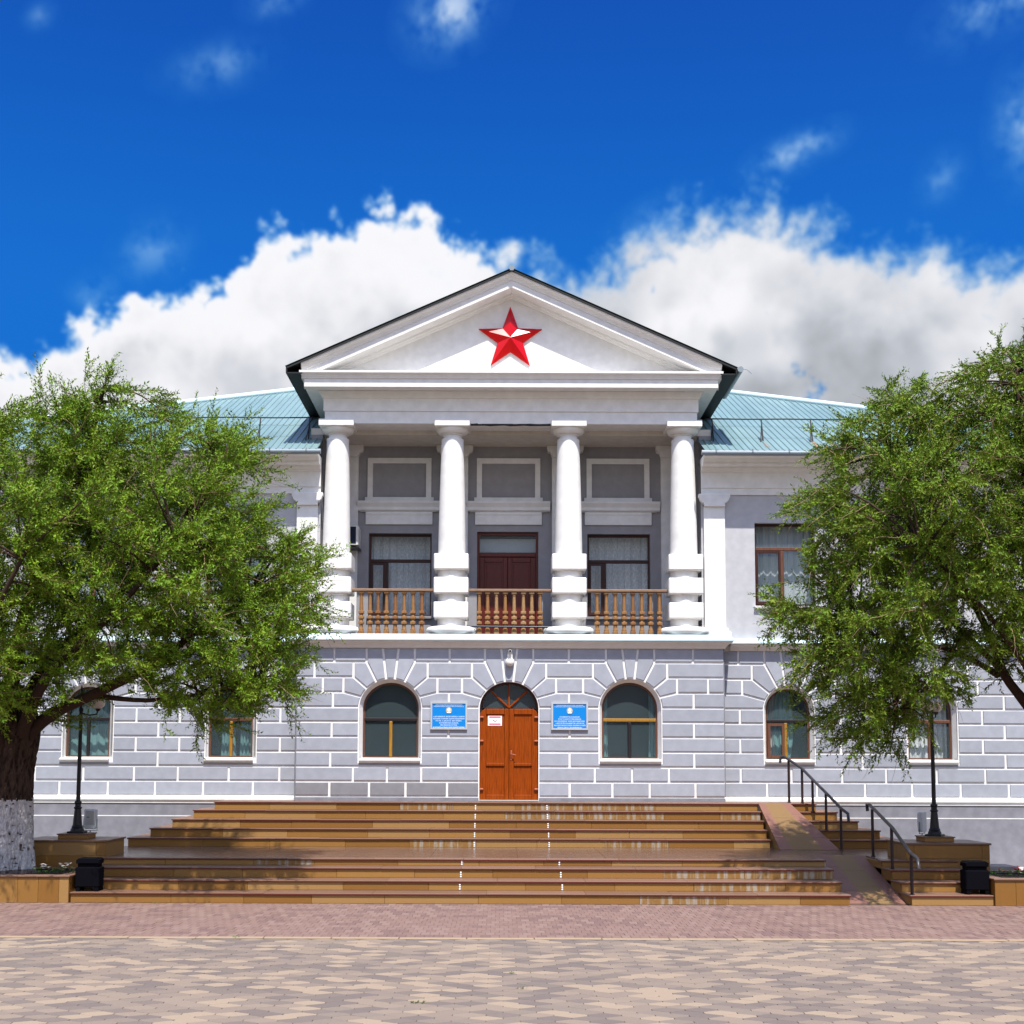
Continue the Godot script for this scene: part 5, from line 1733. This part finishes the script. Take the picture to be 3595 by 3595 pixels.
func ground() -> void:
	var b := MB.new()
	b.quad(Vector3(-250, -0.03, 250), Vector3(250, -0.03, 250), Vector3(250, -0.03, -250), Vector3(-250, -0.03, -250))
	tag(part("ground", b, M.far_paving, self), "", "", "", "structure")
	b = MB.new()
	for s in [-1, 1]:
		b.bevel_box(Vector3(s * 8.4, -0.01, -0.30), Vector3(s * 16.0, 0.08, 1.1), 0.01)
	tag(part("path", b, M.concrete, self), "", "", "", "structure")
	var pv := Node3D.new()
	pv.name = "pavement"
	add_child(pv)
	tag(pv, "plaza of wavy tan and grey pavers with a band of pink brick at the stairs", "", "", "structure")
	b = MB.new()
	b.quad(Vector3(-13.4, -0.009, 21.05), Vector3(13.4, -0.009, 21.05), Vector3(13.4, -0.009, 7.0), Vector3(-13.4, -0.009, 7.0))
	part("sand_bed", b, M.sand, pv)
	# tan and grey wavy pavers
	var w := 0.315
	var h := 0.15
	var poly := MB.inset(paver_poly(w, h), 0.0022)
	var meshes := []
	for k in 6:
		var m := MB.new()
		paver_shape(m, poly, Vector3.ZERO, Vector2.ZERO)
		meshes.append(m.mesh(M.paver[k]))
	var tint := FastNoiseLite.new()
	tint.frequency = 0.35
	tint.seed = 8
	var rest := MB.new()
	rest.coloured = true
	var near := 0
	var rows := 62
	for row in rows:
		var z := 11.74 + h * (row + 0.5)
		for k in range(-42, 43):
			var x := k * w + (w * 0.5 if row % 2 else 0.0)
			var light := rng.randf() + 0.22 * tint.get_noise_2d(x * 2.0, z * 2.0)
			var kind: int
			if light > 0.80: kind = 0
			elif light > 0.62: kind = 1
			elif light > 0.46: kind = 5
			elif light > 0.30: kind = 2
			elif light > 0.14: kind = 3
			else: kind = 4
			var at := Vector3(x, rng.randf_range(-0.0015, 0.0015), z)
			if z > 16.18 and z < 17.62 and absf(x + 0.1) < 4.9 and near < 300:
				place("paver", meshes[kind], pv, at).rotation = Vector3(rng.randf_range(-0.008, 0.008), 0, rng.randf_range(-0.006, 0.006))
				near += 1
			else:
				var c: Color = M.paver[kind].albedo_color.srgb_to_linear()
				rest.tint = c
				paver_shape(rest, poly, at, Vector2(rng.randf_range(-0.006, 0.006), rng.randf_range(-0.008, 0.008)))
	tag(part("pavers", rest, M.paver_all, pv), "", "", "", "stuff")
	# kerbstones between the two fields
	var x := -13.3
	while x < 13.3:
		b = MB.new()
		b.bevel_box(Vector3(x + 0.004, -0.05, 11.53), Vector3(x + 0.898, rng.randf_range(0.0, 0.006), 11.655), 0.006)
		part("curbstone", b, M.curb, pv)
		x += 0.905
	b = MB.new()
	b.quad(Vector3(-13, -0.005, 11.54), Vector3(13, -0.005, 11.54), Vector3(13, -0.005, 7.2), Vector3(-13, -0.005, 7.2))
	part("brick_bed", b, M.brick_bed, pv)
	# pink bricks
	var bw := 0.127
	var bl := 0.268
	var bp := MB.inset(rect(-bw * 0.5, bw * 0.5, -bl * 0.5, bl * 0.5), 0.0012)
	var bm := []
	for k in 4:
		var m := MB.new()
		paver_shape(m, bp, Vector3.ZERO, Vector2.ZERO)
		bm.append(m.mesh(M.brick[k]))
	rest = MB.new()
	rest.coloured = true
	near = 0
	for row in 16:
		var z := 11.53 - bl * (row + 0.5)
		for k in range(-100, 101):
			var xx := k * bw + (bw * 0.5 if row % 2 else 0.0)
			var t := tint.get_noise_2d(xx * 1.3, z * 3.0 + 40.0) + rng.randf_range(-0.5, 0.5)
			var kind := 0 if t < -0.05 else (1 if t < 0.15 else (2 if t < 0.38 else 3))
			var at := Vector3(xx, rng.randf_range(-0.002, 0.002) , z)
			if row < 6 and absf(xx) < 3.15 and near < 300:
				place("brick", bm[kind], pv, at).rotation = Vector3(rng.randf_range(-0.006, 0.006), 0, rng.randf_range(-0.012, 0.012))
				near += 1
			else:
				rest.tint = M.brick[kind].albedo_color.srgb_to_linear()
				paver_shape(rest, bp, at, Vector2(rng.randf_range(-0.012, 0.012), rng.randf_range(-0.006, 0.006)))
	tag(part("bricks", rest, M.paver_all, pv), "", "", "", "stuff")

# ---------------------------------------------------------------- trees and small plants
func leaf_into(b: MB, at: Vector3, dir: Vector3, up: Vector3, l: float, w: float) -> void:
	var side := dir.cross(up).normalized()
	var nn := side.cross(dir).normalized()
	var base := at
	var mid := at + dir * l * 0.45 + nn * l * 0.02
	var tip := at + dir * l - nn * l * 0.10
	var a := mid + side * w * 0.5 + nn * w * 0.16
	var c := mid - side * w * 0.5 + nn * w * 0.16
	b.tri(base, mid, a); b.tri(mid, tip, a)
	b.tri(base, c, mid); b.tri(mid, c, tip)

func sprig_mesh(sd: int, leaves: int, length: float, droop: float) -> ArrayMesh:   # a shoot that grows along +y with leaves on both sides
	var r := RandomNumberGenerator.new()
	r.seed = sd
	var b := MB.new()
	b.coloured = true
	var pts := []
	var rad := []
	var p := Vector3.ZERO
	var d := Vector3.UP
	var bend := Vector3(r.randf_range(-1, 1), 0, r.randf_range(-1, 1)).normalized()
	for i in 5:
		pts.append(p)
		rad.append(lerpf(0.0040, 0.0015, i / 4.0))
		d = (d + bend * droop * 0.25).normalized()
		p += d * length / 4.0
	b.tint = Color(1.1, 0.62, 1.2)
	b.tube(pts, rad, 3, false)
	for i in leaves:
		var t := (i + 0.7) / leaves
		var k := mini(int(t * 4.0), 3)
		var at: Vector3 = pts[k].lerp(pts[k + 1], t * 4.0 - k)
		var ax: Vector3 = (pts[k + 1] - pts[k]).normalized()
		var around := i * 2.4 + r.randf_range(-0.5, 0.5)
		var out := (ax.cross(Vector3.RIGHT).normalized() * cos(around) + ax.cross(Vector3.RIGHT).normalized().cross(ax) * sin(around))
		var dir := (ax * r.randf_range(0.45, 1.0) + out * r.randf_range(0.6, 1.0)).normalized()
		var l := r.randf_range(0.058, 0.092) * lerpf(1.0, 0.75, t)
		var v := r.randf_range(0.78, 1.2)
		b.tint = Color(v * r.randf_range(0.85, 1.2), v, v * r.randf_range(0.7, 1.1))
		leaf_into(b, at, dir, out.lerp(ax, 0.5), l, l * r.randf_range(0.34, 0.44))
	return b.mesh(M.leaf)

func closest_on(limbs: Array, p: Vector3) -> Array:   # [limb, segment, share, point, cost]
	var best := [0, 0, 0.0, Vector3.ZERO, 1e9]
	for li in limbs.size():
		var l: Array = limbs[li][0]
		for i in range(1 if l.size() > 3 else 0, l.size() - 1):
			var a: Vector3 = l[i]
			var q := Geometry3D.get_closest_point_to_segment(p, a, l[i + 1])
			var cost := q.distance_to(p) + 0.25 * maxf(0.0, q.y - p.y)
			if cost < best[4]:
				best = [li, i, a.distance_to(q) / maxf(0.001, a.distance_to(l[i + 1])), q, cost]
	return best

func outline_gap(poly: PackedVector2Array, p: Vector2) -> float:   # how far inside the outline a point lies; negative outside
	var d := 1e9
	for i in poly.size():
		var q := Geometry2D.get_closest_point_to_segment(p, poly[i], poly[(i + 1) % poly.size()])
		d = minf(d, q.distance_to(p))
	return d if Geometry2D.is_point_in_polygon(p, poly) else -d

func tree(label: String, trunk_pts: Array, trunk_r: Array, white_top: float, limbs: Array, outline: PackedVector2Array, zc: float, depth: float, wind: Vector3, sd: int, leaf_tone: Color, gap: float, per: int, droop: float, bare: float) -> void:
	var root := thing("tree", label, "tree", trunk_pts[0], "leafy trees in the planters")
	var o: Vector3 = trunk_pts[0]
	var r := RandomNumberGenerator.new()
	r.seed = sd
	# trunk: furrowed bark, the foot painted with lime
	var fn := FastNoiseLite.new()
	fn.seed = sd
	fn.frequency = 1.0
	fn.fractal_octaves = 3
	var b := MB.new()
	b.coloured = true
	var seg := 110
	var lev := 150
	var g := []
	var cg := []
	for j in lev + 1:
		var t := float(j) / lev * (trunk_pts.size() - 1)
		var k := mini(int(t), trunk_pts.size() - 2)
		var c: Vector3 = trunk_pts[k].lerp(trunk_pts[k + 1], t - k) - o
		var rad: float = lerpf(trunk_r[k], trunk_r[k + 1], smoothstep(0.0, 1.0, t - k))
		var row := []
		var crow := []
		for i in seg + 1:
			var a := TAU * (i % seg) / seg
			var d := Vector3(sin(a), 0, cos(a))
			var w := fn.get_noise_3d(d.x * 7.0, c.y * 1.1, d.z * 7.0)
			var w2 := fn.get_noise_3d(d.x * 19.0 + 5.0, c.y * 3.0, d.z * 19.0)
			var fur := 1.0 - minf(1.0, absf(w) * 4.5)
			var f2 := 1.0 - minf(1.0, absf(w2) * 5.0)
			var flare := 0.10 * exp(-c.y * 2.2) * (1.0 + 0.6 * sin(a * 5.0 + 1.0))
			var rr := rad * (1.0 + 0.05 * fn.get_noise_3d(d.x * 2.0, c.y, d.z * 2.0)) - 0.045 * fur * fur - 0.016 * f2 + flare
			row.append(c + d * rr)
			var edge := white_top - o.y + 0.07 * fn.get_noise_3d(d.x * 14.0, 9.0, d.z * 14.0)
			var col := Color(0.075, 0.045, 0.030).lerp(Color(0.032, 0.018, 0.012), fur)
			if c.y < edge:
				col = Color(0.66, 0.64, 0.64).lerp(Color(0.09, 0.055, 0.04), smoothstep(0.90, 0.99, fur))
				col = col.lerp(Color(0.30, 0.26, 0.24), smoothstep(0.95, 1.0, f2) * 0.35)
				if c.y < 0.10: col = col.lerp(Color(0.12, 0.07, 0.05), 0.8)
			crow.append(col)
		g.append(row)
		cg.append(crow)
	for j in lev:
		for i in seg:
			b.tint = cg[j][i]
			b.quad(g[j][i], g[j][i + 1], g[j + 1][i + 1], g[j + 1][i])
	part("trunk", b, M.trunk, root)
	var shift := Vector3(0, 0, zc - 6.05)   # the crown leans out over the stairs
	for l in limbs:
		for i in l[0].size():
			l[0][i] += shift * (float(i) / (l[0].size() - 1))
	var drawn := PackedVector2Array()   # the outline was taken at z = 5.5
	for p in outline:
		drawn.append(Vector2(-0.2, 2.333) + (p - Vector2(-0.2, 2.333)) * ((29.75 - zc) / 24.25))
	outline = drawn
	# limbs
	var wood := MB.new()
	for l in limbs:
		var pts := []
		for p in l[0]:
			pts.append(p - o)
		var fine := []
		var fr := []
		for i in pts.size() - 1:
			for k in 4:
				var pre: Vector3 = pts[maxi(i - 1, 0)]
				var post: Vector3 = pts[mini(i + 2, pts.size() - 1)]
				fine.append(pts[i].cubic_interpolate(pts[i + 1], pre, post, k / 4.0))
				fr.append(lerpf(l[1], l[2], pow((i + k / 4.0) / (pts.size() - 1), 0.6)) * (1.0 + r.randf_range(-0.05, 0.05)))
		fine.append(pts[-1])
		fr.append(l[2])
		wood.tube(fine, fr, 10)
	# boughs that reach through the crown
	var tips := []
	var lo := Vector2(1e9, 1e9)
	var hi := -lo
	for p in outline:
		lo = lo.min(p)
		hi = hi.max(p)
	var tries := 0
	while tries < 6000:
		tries += 1
		var p := Vector2(r.randf_range(lo.x, hi.x), r.randf_range(lo.y, hi.y))
		var inside := outline_gap(outline, p)
		if inside < 0.12: continue
		var th := depth * clampf(sqrt(inside / 2.2), 0.12, 1.0)
		var q := Vector3(p.x, p.y, zc + th * r.randf_range(-1.0, 1.0))
		var ok := true
		for t in tips:
			if q.distance_squared_to(t) < gap * gap:
				ok = false
				break
		if ok: tips.append(q)
	var twigs := MB.new()
	var shoots := MB.new()
	var places: Array[Array] = [[], [], [], []]
	for tip: Vector3 in tips:
		var cl := closest_on(limbs, tip)
		var a: Vector3 = cl[3]
		var span := a.distance_to(tip)
		var rad := clampf(0.012 + 0.011 * span, 0.012, 0.045)
		var bow := (tip - a).cross(Vector3(r.randf_range(-1, 1), r.randf_range(-1, 1), r.randf_range(-1, 1))).normalized() * span * r.randf_range(0.03, 0.13) + Vector3(0, 0.10 * span, 0)
		var pts := []
		var rr := []
		for i in 7:
			var t := i / 6.0
			pts.append(a.lerp(tip, t) + bow * sin(PI * t) - o)
			rr.append(lerpf(rad, 0.005, t))
		wood.tube(pts, rr, 5, false)
		var n := per + int(minf(span, 3.0))
		for k in n:
			var t := lerpf(0.42, 1.0, (k + r.randf()) / n)
			if span < 0.8: t = lerpf(0.1, 1.0, (k + r.randf()) / n)
			var s := mini(int(t * 6.0), 5)
			var from: Vector3 = pts[s].lerp(pts[s + 1], t * 6.0 - s)
			var ax: Vector3 = (pts[s + 1] - pts[s]).normalized()
			var dir := (ax * 0.55 + Vector3(r.randfn(), r.randfn(), r.randfn()) * 0.55 + wind).normalized()
			var len := r.randf_range(0.40, 0.95)
			var bp := []
			var br := []
			var cur := from
			var ok := true
			for i in 5:
				bp.append(cur)
				br.append(lerpf(0.0065, 0.0022, i / 4.0))
				dir = (dir + wind * 0.18 + Vector3(0, -droop * 0.3, 0) + Vector3(r.randfn(), r.randfn(), r.randfn()) * 0.10).normalized()
				cur += dir * len / 4.0
			var end: Vector3 = bp[4] + o
			if outline_gap(outline, Vector2(end.x, end.y)) < -0.10 - 0.42 * pow(r.randf(), 3.0): ok = false
			if not ok: continue
			twigs.tube(bp, br, 3, false)
			if r.randf() < bare:   # a long pale shoot with few leaves
				var sp := []
				var sr := []
				var sd2 := dir
				cur = bp[r.randi() % 3]
				for i in 6:
					sp.append(cur)
					sr.append(lerpf(0.006, 0.002, i / 5.0))
					sd2 = (sd2 + wind * 0.25 + Vector3(0, -0.05 - droop * 0.2, 0.05) + Vector3(r.randfn(), r.randfn(), r.randfn()) * 0.2).normalized()
					cur += sd2 * r.randf_range(0.10, 0.19)
				shoots.tube(sp, sr, 3, false)
			for i in range(1, 5):
				var c := 4 if i < 4 else 2
				for m in c:
					var ax2: Vector3 = (bp[i] - bp[i - 1]).normalized()
					var dd := (ax2 * 0.7 + Vector3(r.randfn(), r.randfn(), r.randfn()) * (0.45 if i < 4 else 0.15) + wind * 0.5 + Vector3(0, -droop * 0.4, 0)).normalized()
					var y := dd
					var x := y.cross(Vector3(r.randfn(), r.randfn(), r.randfn())).normalized()
					var sc := r.randf_range(0.8, 1.2)
					var basis := Basis(x, y, x.cross(y)) * sc
					var v := r.randf_range(0.72, 1.22)
					places[r.randi() % 4].append([Transform3D(basis, bp[i].lerp(bp[i - 1], r.randf() * 0.7)), Color(leaf_tone.r * v * r.randf_range(0.88, 1.15), leaf_tone.g * v, leaf_tone.b * v)])
	part("branches", wood, M.limb, root)
	tag(part("twigs", twigs, M.twig, root), "", "", "", "stuff")
	tag(part("shoots", shoots, M.shoot, root), "", "", "", "stuff")
	for k in 4:
		var mm := MultiMesh.new()
		mm.transform_format = MultiMesh.TRANSFORM_3D
		mm.use_colors = true
		mm.mesh = sprig_mesh(sd * 10 + k, 13, 0.30, 0.5)
		mm.instance_count = places[k].size()
		for i in places[k].size():
			mm.set_instance_transform(i, places[k][i][0])
			mm.set_instance_color(i, places[k][i][1])
		var mi := MultiMeshInstance3D.new()
		mi.multimesh = mm
		mi.name = "foliage"
		root.add_child(mi, true)
		tag(mi, "", "", "", "stuff")
	print(label, " tips ", tips.size(), " sprigs ", places[0].size() * 4)

func trees() -> void:
	var left := PackedVector2Array()
	for p in [[-3.3, 5.45], [-3.6, 6.4], [-4.35, 6.9], [-4.5, 7.95], [-5.2, 8.85], [-6.0, 8.75], [-6.8, 8.95], [-7.4, 9.45], [-8.2, 9.3], [-8.9, 8.9], [-9.6, 8.8], [-10.6, 9.2], [-12.3, 8.6], [-13.4, 6.9], [-13.2, 4.6], [-11.4, 3.2], [-9.6, 2.9], [-8.6, 2.85], [-7.9, 3.5], [-7.2, 3.35], [-6.4, 3.3], [-5.9, 2.65], [-5.2, 3.0], [-4.6, 3.0], [-4.2, 3.3], [-3.7, 2.9], [-3.75, 4.2], [-3.4, 4.75]]:
		left.append(Vector2(p[0], p[1]))
	var v := func(x: float, y: float, z: float) -> Vector3: return Vector3(x, y, z)
	tree("leafy tree left of the stairs with a whitewashed thick trunk", [v.call(-8.84, 0.36, 6.15), v.call(-8.85, 1.1, 6.15), v.call(-8.88, 2.1, 6.12), v.call(-8.82, 3.0, 6.05), v.call(-8.95, 3.7, 5.95)], [0.45, 0.45, 0.45, 0.47, 0.22], 1.66, [
		[[v.call(-8.7, 2.65, 6.1), v.call(-8.1, 3.15, 6.1), v.call(-7.35, 3.5, 6.0), v.call(-6.4, 3.95, 5.9), v.call(-5.5, 4.6, 5.8), v.call(-4.6, 5.2, 5.7)], 0.16, 0.035],
		[[v.call(-8.85, 3.0, 6.0), v.call(-8.3, 4.1, 5.6), v.call(-7.4, 5.1, 5.2), v.call(-6.3, 6.3, 4.9), v.call(-5.5, 7.6, 4.8)], 0.17, 0.03],
		[[v.call(-8.9, 3.1, 6.1), v.call(-8.6, 4.6, 6.3), v.call(-8.0, 6.2, 6.4), v.call(-7.4, 7.6, 6.4), v.call(-7.0, 8.8, 6.4)], 0.17, 0.03],
		[[v.call(-9.0, 3.1, 6.1), v.call(-9.5, 4.6, 6.6), v.call(-9.8, 6.2, 6.9), v.call(-9.4, 7.8, 6.9)], 0.16, 0.03],
		[[v.call(-9.0, 2.9, 6.1), v.call(-10.2, 4.0, 5.8), v.call(-11.3, 5.3, 5.6), v.call(-12.1, 6.8, 5.6)], 0.16, 0.03],
		[[v.call(-8.6, 2.8, 6.3), v.call(-7.8, 3.8, 7.0), v.call(-6.6, 4.7, 7.4), v.call(-5.5, 5.9, 7.3)], 0.14, 0.03],
		[[v.call(-7.35, 3.5, 6.0), v.call(-6.3, 3.4, 6.3), v.call(-5.2, 3.5, 6.4), v.call(-4.3, 3.6, 6.3)], 0.06, 0.02],
		[[v.call(-8.9, 2.6, 6.4), v.call(-8.9, 3.4, 7.2), v.call(-8.4, 4.4, 7.9), v.call(-7.7, 5.6, 8.0)], 0.12, 0.03]],
		left, 7.0, 2.5, Vector3(0.34, 0.20, 0.0), 3, Color(0.142, 0.248, 0.012), 0.62, 5, 0.15, 0.35)
	var right := PackedVector2Array()
	for p in [[9.5, 10.45], [8.9, 10.0], [8.2, 9.95], [7.6, 9.5], [7.0, 9.45], [6.5, 9.0], [5.9, 8.55], [5.5, 8.25], [5.55, 7.6], [5.05, 7.2], [5.4, 6.7], [5.3, 6.0], [4.6, 5.6], [4.55, 4.9], [5.0, 4.5], [5.05, 4.0], [5.45, 3.5], [5.5, 2.9], [5.95, 2.5], [6.5, 2.45], [6.9, 2.25], [7.4, 2.75], [7.8, 3.35], [8.4, 3.95], [9.0, 3.95], [9.6, 3.9], [10.6, 3.7], [12.2, 3.8], [13.4, 5.6], [13.3, 7.8], [12.2, 9.6], [10.8, 10.6]]:
		right.append(Vector2(p[0], p[1]))
	tree("leafy tree with bare brown shoots, right of the ramp", [v.call(9.52, 0.36, 6.1), v.call(9.58, 1.1, 6.1), v.call(9.66, 2.0, 6.05), v.call(9.72, 2.9, 6.0), v.call(9.85, 3.6, 5.95)], [0.42, 0.40, 0.38, 0.38, 0.18], 1.5, [
		[[v.call(9.7, 2.7, 6.0), v.call(9.2, 3.35, 5.95), v.call(8.75, 3.95, 5.85), v.call(8.45, 4.8, 5.7), v.call(7.9, 5.8, 5.6), v.call(7.2, 6.9, 5.5), v.call(6.8, 7.8, 5.4)], 0.13, 0.03],
		[[v.call(8.75, 3.95, 5.85), v.call(7.9, 4.3, 6.0), v.call(6.9, 4.5, 6.1), v.call(5.9, 4.6, 6.0)], 0.07, 0.02],
		[[v.call(9.7, 2.9, 6.1), v.call(9.3, 4.3, 6.4), v.call(9.0, 5.8, 6.7), v.call(8.7, 7.4, 6.8), v.call(8.6, 9.0, 6.7)], 0.15, 0.03],
		[[v.call(9.8, 3.0, 6.0), v.call(10.0, 4.6, 5.6), v.call(10.2, 6.4, 5.2), v.call(10.1, 8.2, 5.2), v.call(9.8, 9.6, 5.3)], 0.15, 0.03],
		[[v.call(9.8, 3.0, 6.0), v.call(10.8, 4.4, 6.2), v.call(11.7, 6.0, 6.3), v.call(12.2, 7.6, 6.2)], 0.14, 0.03],
		[[v.call(9.6, 2.8, 6.2), v.call(8.8, 3.8, 7.0), v.call(7.7, 4.9, 7.5), v.call(6.6, 5.9, 7.5)], 0.10, 0.02],
		[[v.call(9.6, 2.9, 5.8), v.call(8.9, 4.2, 5.0), v.call(7.8, 5.4, 4.4), v.call(6.6, 6.5, 4.3)], 0.10, 0.02],
		[[v.call(7.9, 4.3, 6.0), v.call(7.2, 3.7, 6.3), v.call(6.5, 3.2, 6.4)], 0.04, 0.015]],
		right, 6.9, 2.4, Vector3(-0.16, -0.06, 0.05), 7, Color(0.128, 0.212, 0.012), 0.62, 5, 0.26, 0.55)

func treeline() -> void:   # the trees across the plaza, which the ground-floor windows mirror
	var r := RandomNumberGenerator.new()
	r.seed = 77
	var list := []
	for q in [[-34.0, 7.0], [-27.0, 8.5], [-21.0, 7.5], [-15.0, 9.0], [-9.5, 8.0], [-5.5, 7.0], [11.5, 7.5], [16.5, 9.0], [22.0, 8.0], [28.0, 7.5], [35.0, 8.0]]:
		for k in 420:
			var d := Vector3(r.randfn(), r.randfn(), r.randfn()).normalized() * pow(r.randf(), 0.4)
			var p := Vector3(q[0] + d.x * 3.2, q[1] * 0.52 + d.y * q[1] * 0.5, 54.0 + d.z * 2.5)
			var y := Vector3(r.randfn(), r.randfn(), r.randfn()).normalized()
			var x := y.cross(Vector3(r.randfn(), r.randfn(), r.randfn())).normalized()
			var v := r.randf_range(0.7, 1.2)
			list.append([Transform3D(Basis(x, y, x.cross(y)) * r.randf_range(4.5, 7.0), p), Color(0.06 * v, 0.12 * v, 0.014 * v)])
	var mm := MultiMesh.new()
	mm.transform_format = MultiMesh.TRANSFORM_3D
	mm.use_colors = true
	mm.mesh = sprig_mesh(5, 13, 0.30, 0.5)
	mm.instance_count = list.size()
	for i in list.size():
		mm.set_instance_transform(i, list[i][0])
		mm.set_instance_color(i, list[i][1])
	var o := MultiMeshInstance3D.new()
	o.multimesh = mm
	o.name = "treeline"
	add_child(o)
	tag(o, "belt of green trees across the plaza, mirrored in the windows", "trees", "", "stuff")

func flowers() -> void:
	var spots := [[-7.62, 6.62, 0, "white petunia clump at the right end of the left planter"], [-7.95, 6.75, 0, "low green plant between the tree trunk and the white petunias"], [-9.05, 6.95, 0, "white flowers against the foot of the whitewashed left trunk"], [8.38, 6.55, 1, "leafy plant with one red flower in the right planter"], [8.75, 6.5, 2, "low red and green plant beside the right tree trunk"], [9.0, 6.9, 0, "small white flowers at the foot of the right tree"]]
	for s in spots:
		var r := thing("flower_plant", s[3], "plant", Vector3(s[0], 0.405, s[1]))
		var lf := MB.new()
		lf.coloured = true
		var pt := MB.new()
		for k in 60:
			var a := rng.randf() * TAU
			var d := sqrt(rng.randf()) * 0.17
			var y := rng.randf_range(0.02, 0.15) * (1.0 - d * 2.0)
			var dir := Vector3(cos(a), rng.randf_range(0.2, 0.9), sin(a)).normalized()
			var v := rng.randf_range(0.7, 1.2)
			lf.tint = Color(0.05 * v, 0.11 * v, 0.018 * v)
			leaf_into(lf, Vector3(cos(a) * d, y, sin(a) * d), dir, Vector3.UP, rng.randf_range(0.05, 0.085), 0.03)
		tag(part("leaves", lf, M.leaf, r), "", "", "", "stuff")
		var n: int = [10, 3, 9][s[2]]
		for k in n:
			var a := rng.randf() * TAU
			var d := rng.randf() * 0.13
			var p := Vector3(cos(a) * d, rng.randf_range(0.11, 0.20), sin(a) * d + 0.03)
			for q in 5:
				var t := TAU * q / 5
				leaf_into(pt, p, Vector3(cos(t), 0.35, sin(t)).normalized(), Vector3.UP, 0.034, 0.032)
		part("blossoms", pt, M.petal if s[2] == 0 else M.petal_red, r)
	var weeds := [[-3.72, 11.62, "tiny weed in the kerb joint, left of the plaza"], [-1.0, 16.45, "weed tuft between the plaza pavers, nearest the camera"], [-0.05, 14.6, "single weed between pavers in front of the door"], [0.05, 15.6, "small weed in the paver joints right of the tuft"], [-5.9, 7.31, "weed sprig at the foot of the bottom step on the left"]]
	for s in weeds:
		var r := thing("weed", s[2], "weed", Vector3(s[0], 0.0, s[1]))
		var lf := MB.new()
		lf.coloured = true
		var n := 26 if s[1] == 16.45 else 9
		for k in n:
			var a := rng.randf() * TAU
			var d := rng.randf() * (0.09 if n > 10 else 0.035)
			var v := rng.randf_range(0.7, 1.2)
			lf.tint = Color(0.06 * v, 0.12 * v, 0.02 * v)
			leaf_into(lf, Vector3(cos(a) * d, 0.0, sin(a) * d * 0.4), Vector3(cos(a), rng.randf_range(0.3, 1.0), sin(a)).normalized(), Vector3.UP, rng.randf_range(0.03, 0.05), 0.012)
		tag(part("blades", lf, M.leaf, r), "", "", "", "stuff")

func _ready() -> void:
	rng.seed = 20
	materials()
	stage()
	building()
	ground()
	staircase()
	pedestal(-1, "granite pedestal under the lamp post beside the left tree")
	pedestal(1, "granite pedestal under the lamp post beside the ramp handrail")
	planter(-1, "granite planter holding the left tree with white flowers")
	planter(1, "granite planter holding the right tree with red flowers")
	street_lamp(Vector3(-8.02, 1.022, 4.82), 0.0, [0.31], "black lamp post with one visible globe beside the left tree trunk")
	street_lamp(Vector3(7.87, 1.022, 4.82), deg_to_rad(58), [-0.3, 0.3], "black lamp post with two globes in front of the far right arched window")
	litter_bin(-7.11, "black bin beside the left planter on the bottom step")
	litter_bin(7.83, "black bin beside the right planter on the bottom step")
	var v := func(x: float, y: float, z: float) -> Vector3: return Vector3(x, y, z)
	handrail("long five-post handrail along the upper ramp, nearest the wall", [[v.call(6.09, 1.50, 0.62), v.call(6.09, 2.44, 0.62)], [v.call(6.30, 1.50, 0.96), v.call(6.30, 2.24, 0.96)], [v.call(6.44, 1.335, 1.31), v.call(6.44, 2.0, 1.31)], [v.call(6.57, 0.98, 1.92), v.call(6.57, 1.73, 1.92)], [v.call(6.66, 0.625, 2.76), v.call(6.66, 1.44, 2.76)]], [v.call(5.93, 2.36, 0.50), v.call(5.95, 2.49, 0.47), v.call(6.02, 2.50, 0.52), v.call(6.30, 2.25, 0.96), v.call(6.45, 2.01, 1.32), v.call(6.58, 1.74, 1.94), v.call(6.68, 1.44, 2.78), v.call(6.74, 1.36, 3.0), v.call(6.745, 1.20, 3.04)])
	handrail("short three-post handrail along the lower ramp, nearest the right bin", [[v.call(6.80, 0.625, 4.53), v.call(6.80, 1.50, 4.53)], [v.call(6.72, 0.505, 6.02), v.call(6.72, 1.22, 6.02)], [v.call(6.72, 0.17, 7.12), v.call(6.72, 0.82, 7.12)]], [v.call(6.76, 1.46, 4.36), v.call(6.755, 1.585, 4.34), v.call(6.78, 1.58, 4.45), v.call(6.74, 1.22, 6.03), v.call(6.72, 0.86, 7.05), v.call(6.74, 0.78, 7.4), v.call(6.74, 0.62, 7.44)])
	floodlight(Vector3(-7.93, 0.925, 4.36), deg_to_rad(0), "grey floodlight behind the left lamp post, lens facing the plaza")
	floodlight(Vector3(7.74, 0.925, 4.36), deg_to_rad(-128), "grey floodlight behind the right lamp post, turned to the wall")
	small_things()
	trees()
	treeline()
	flowers()
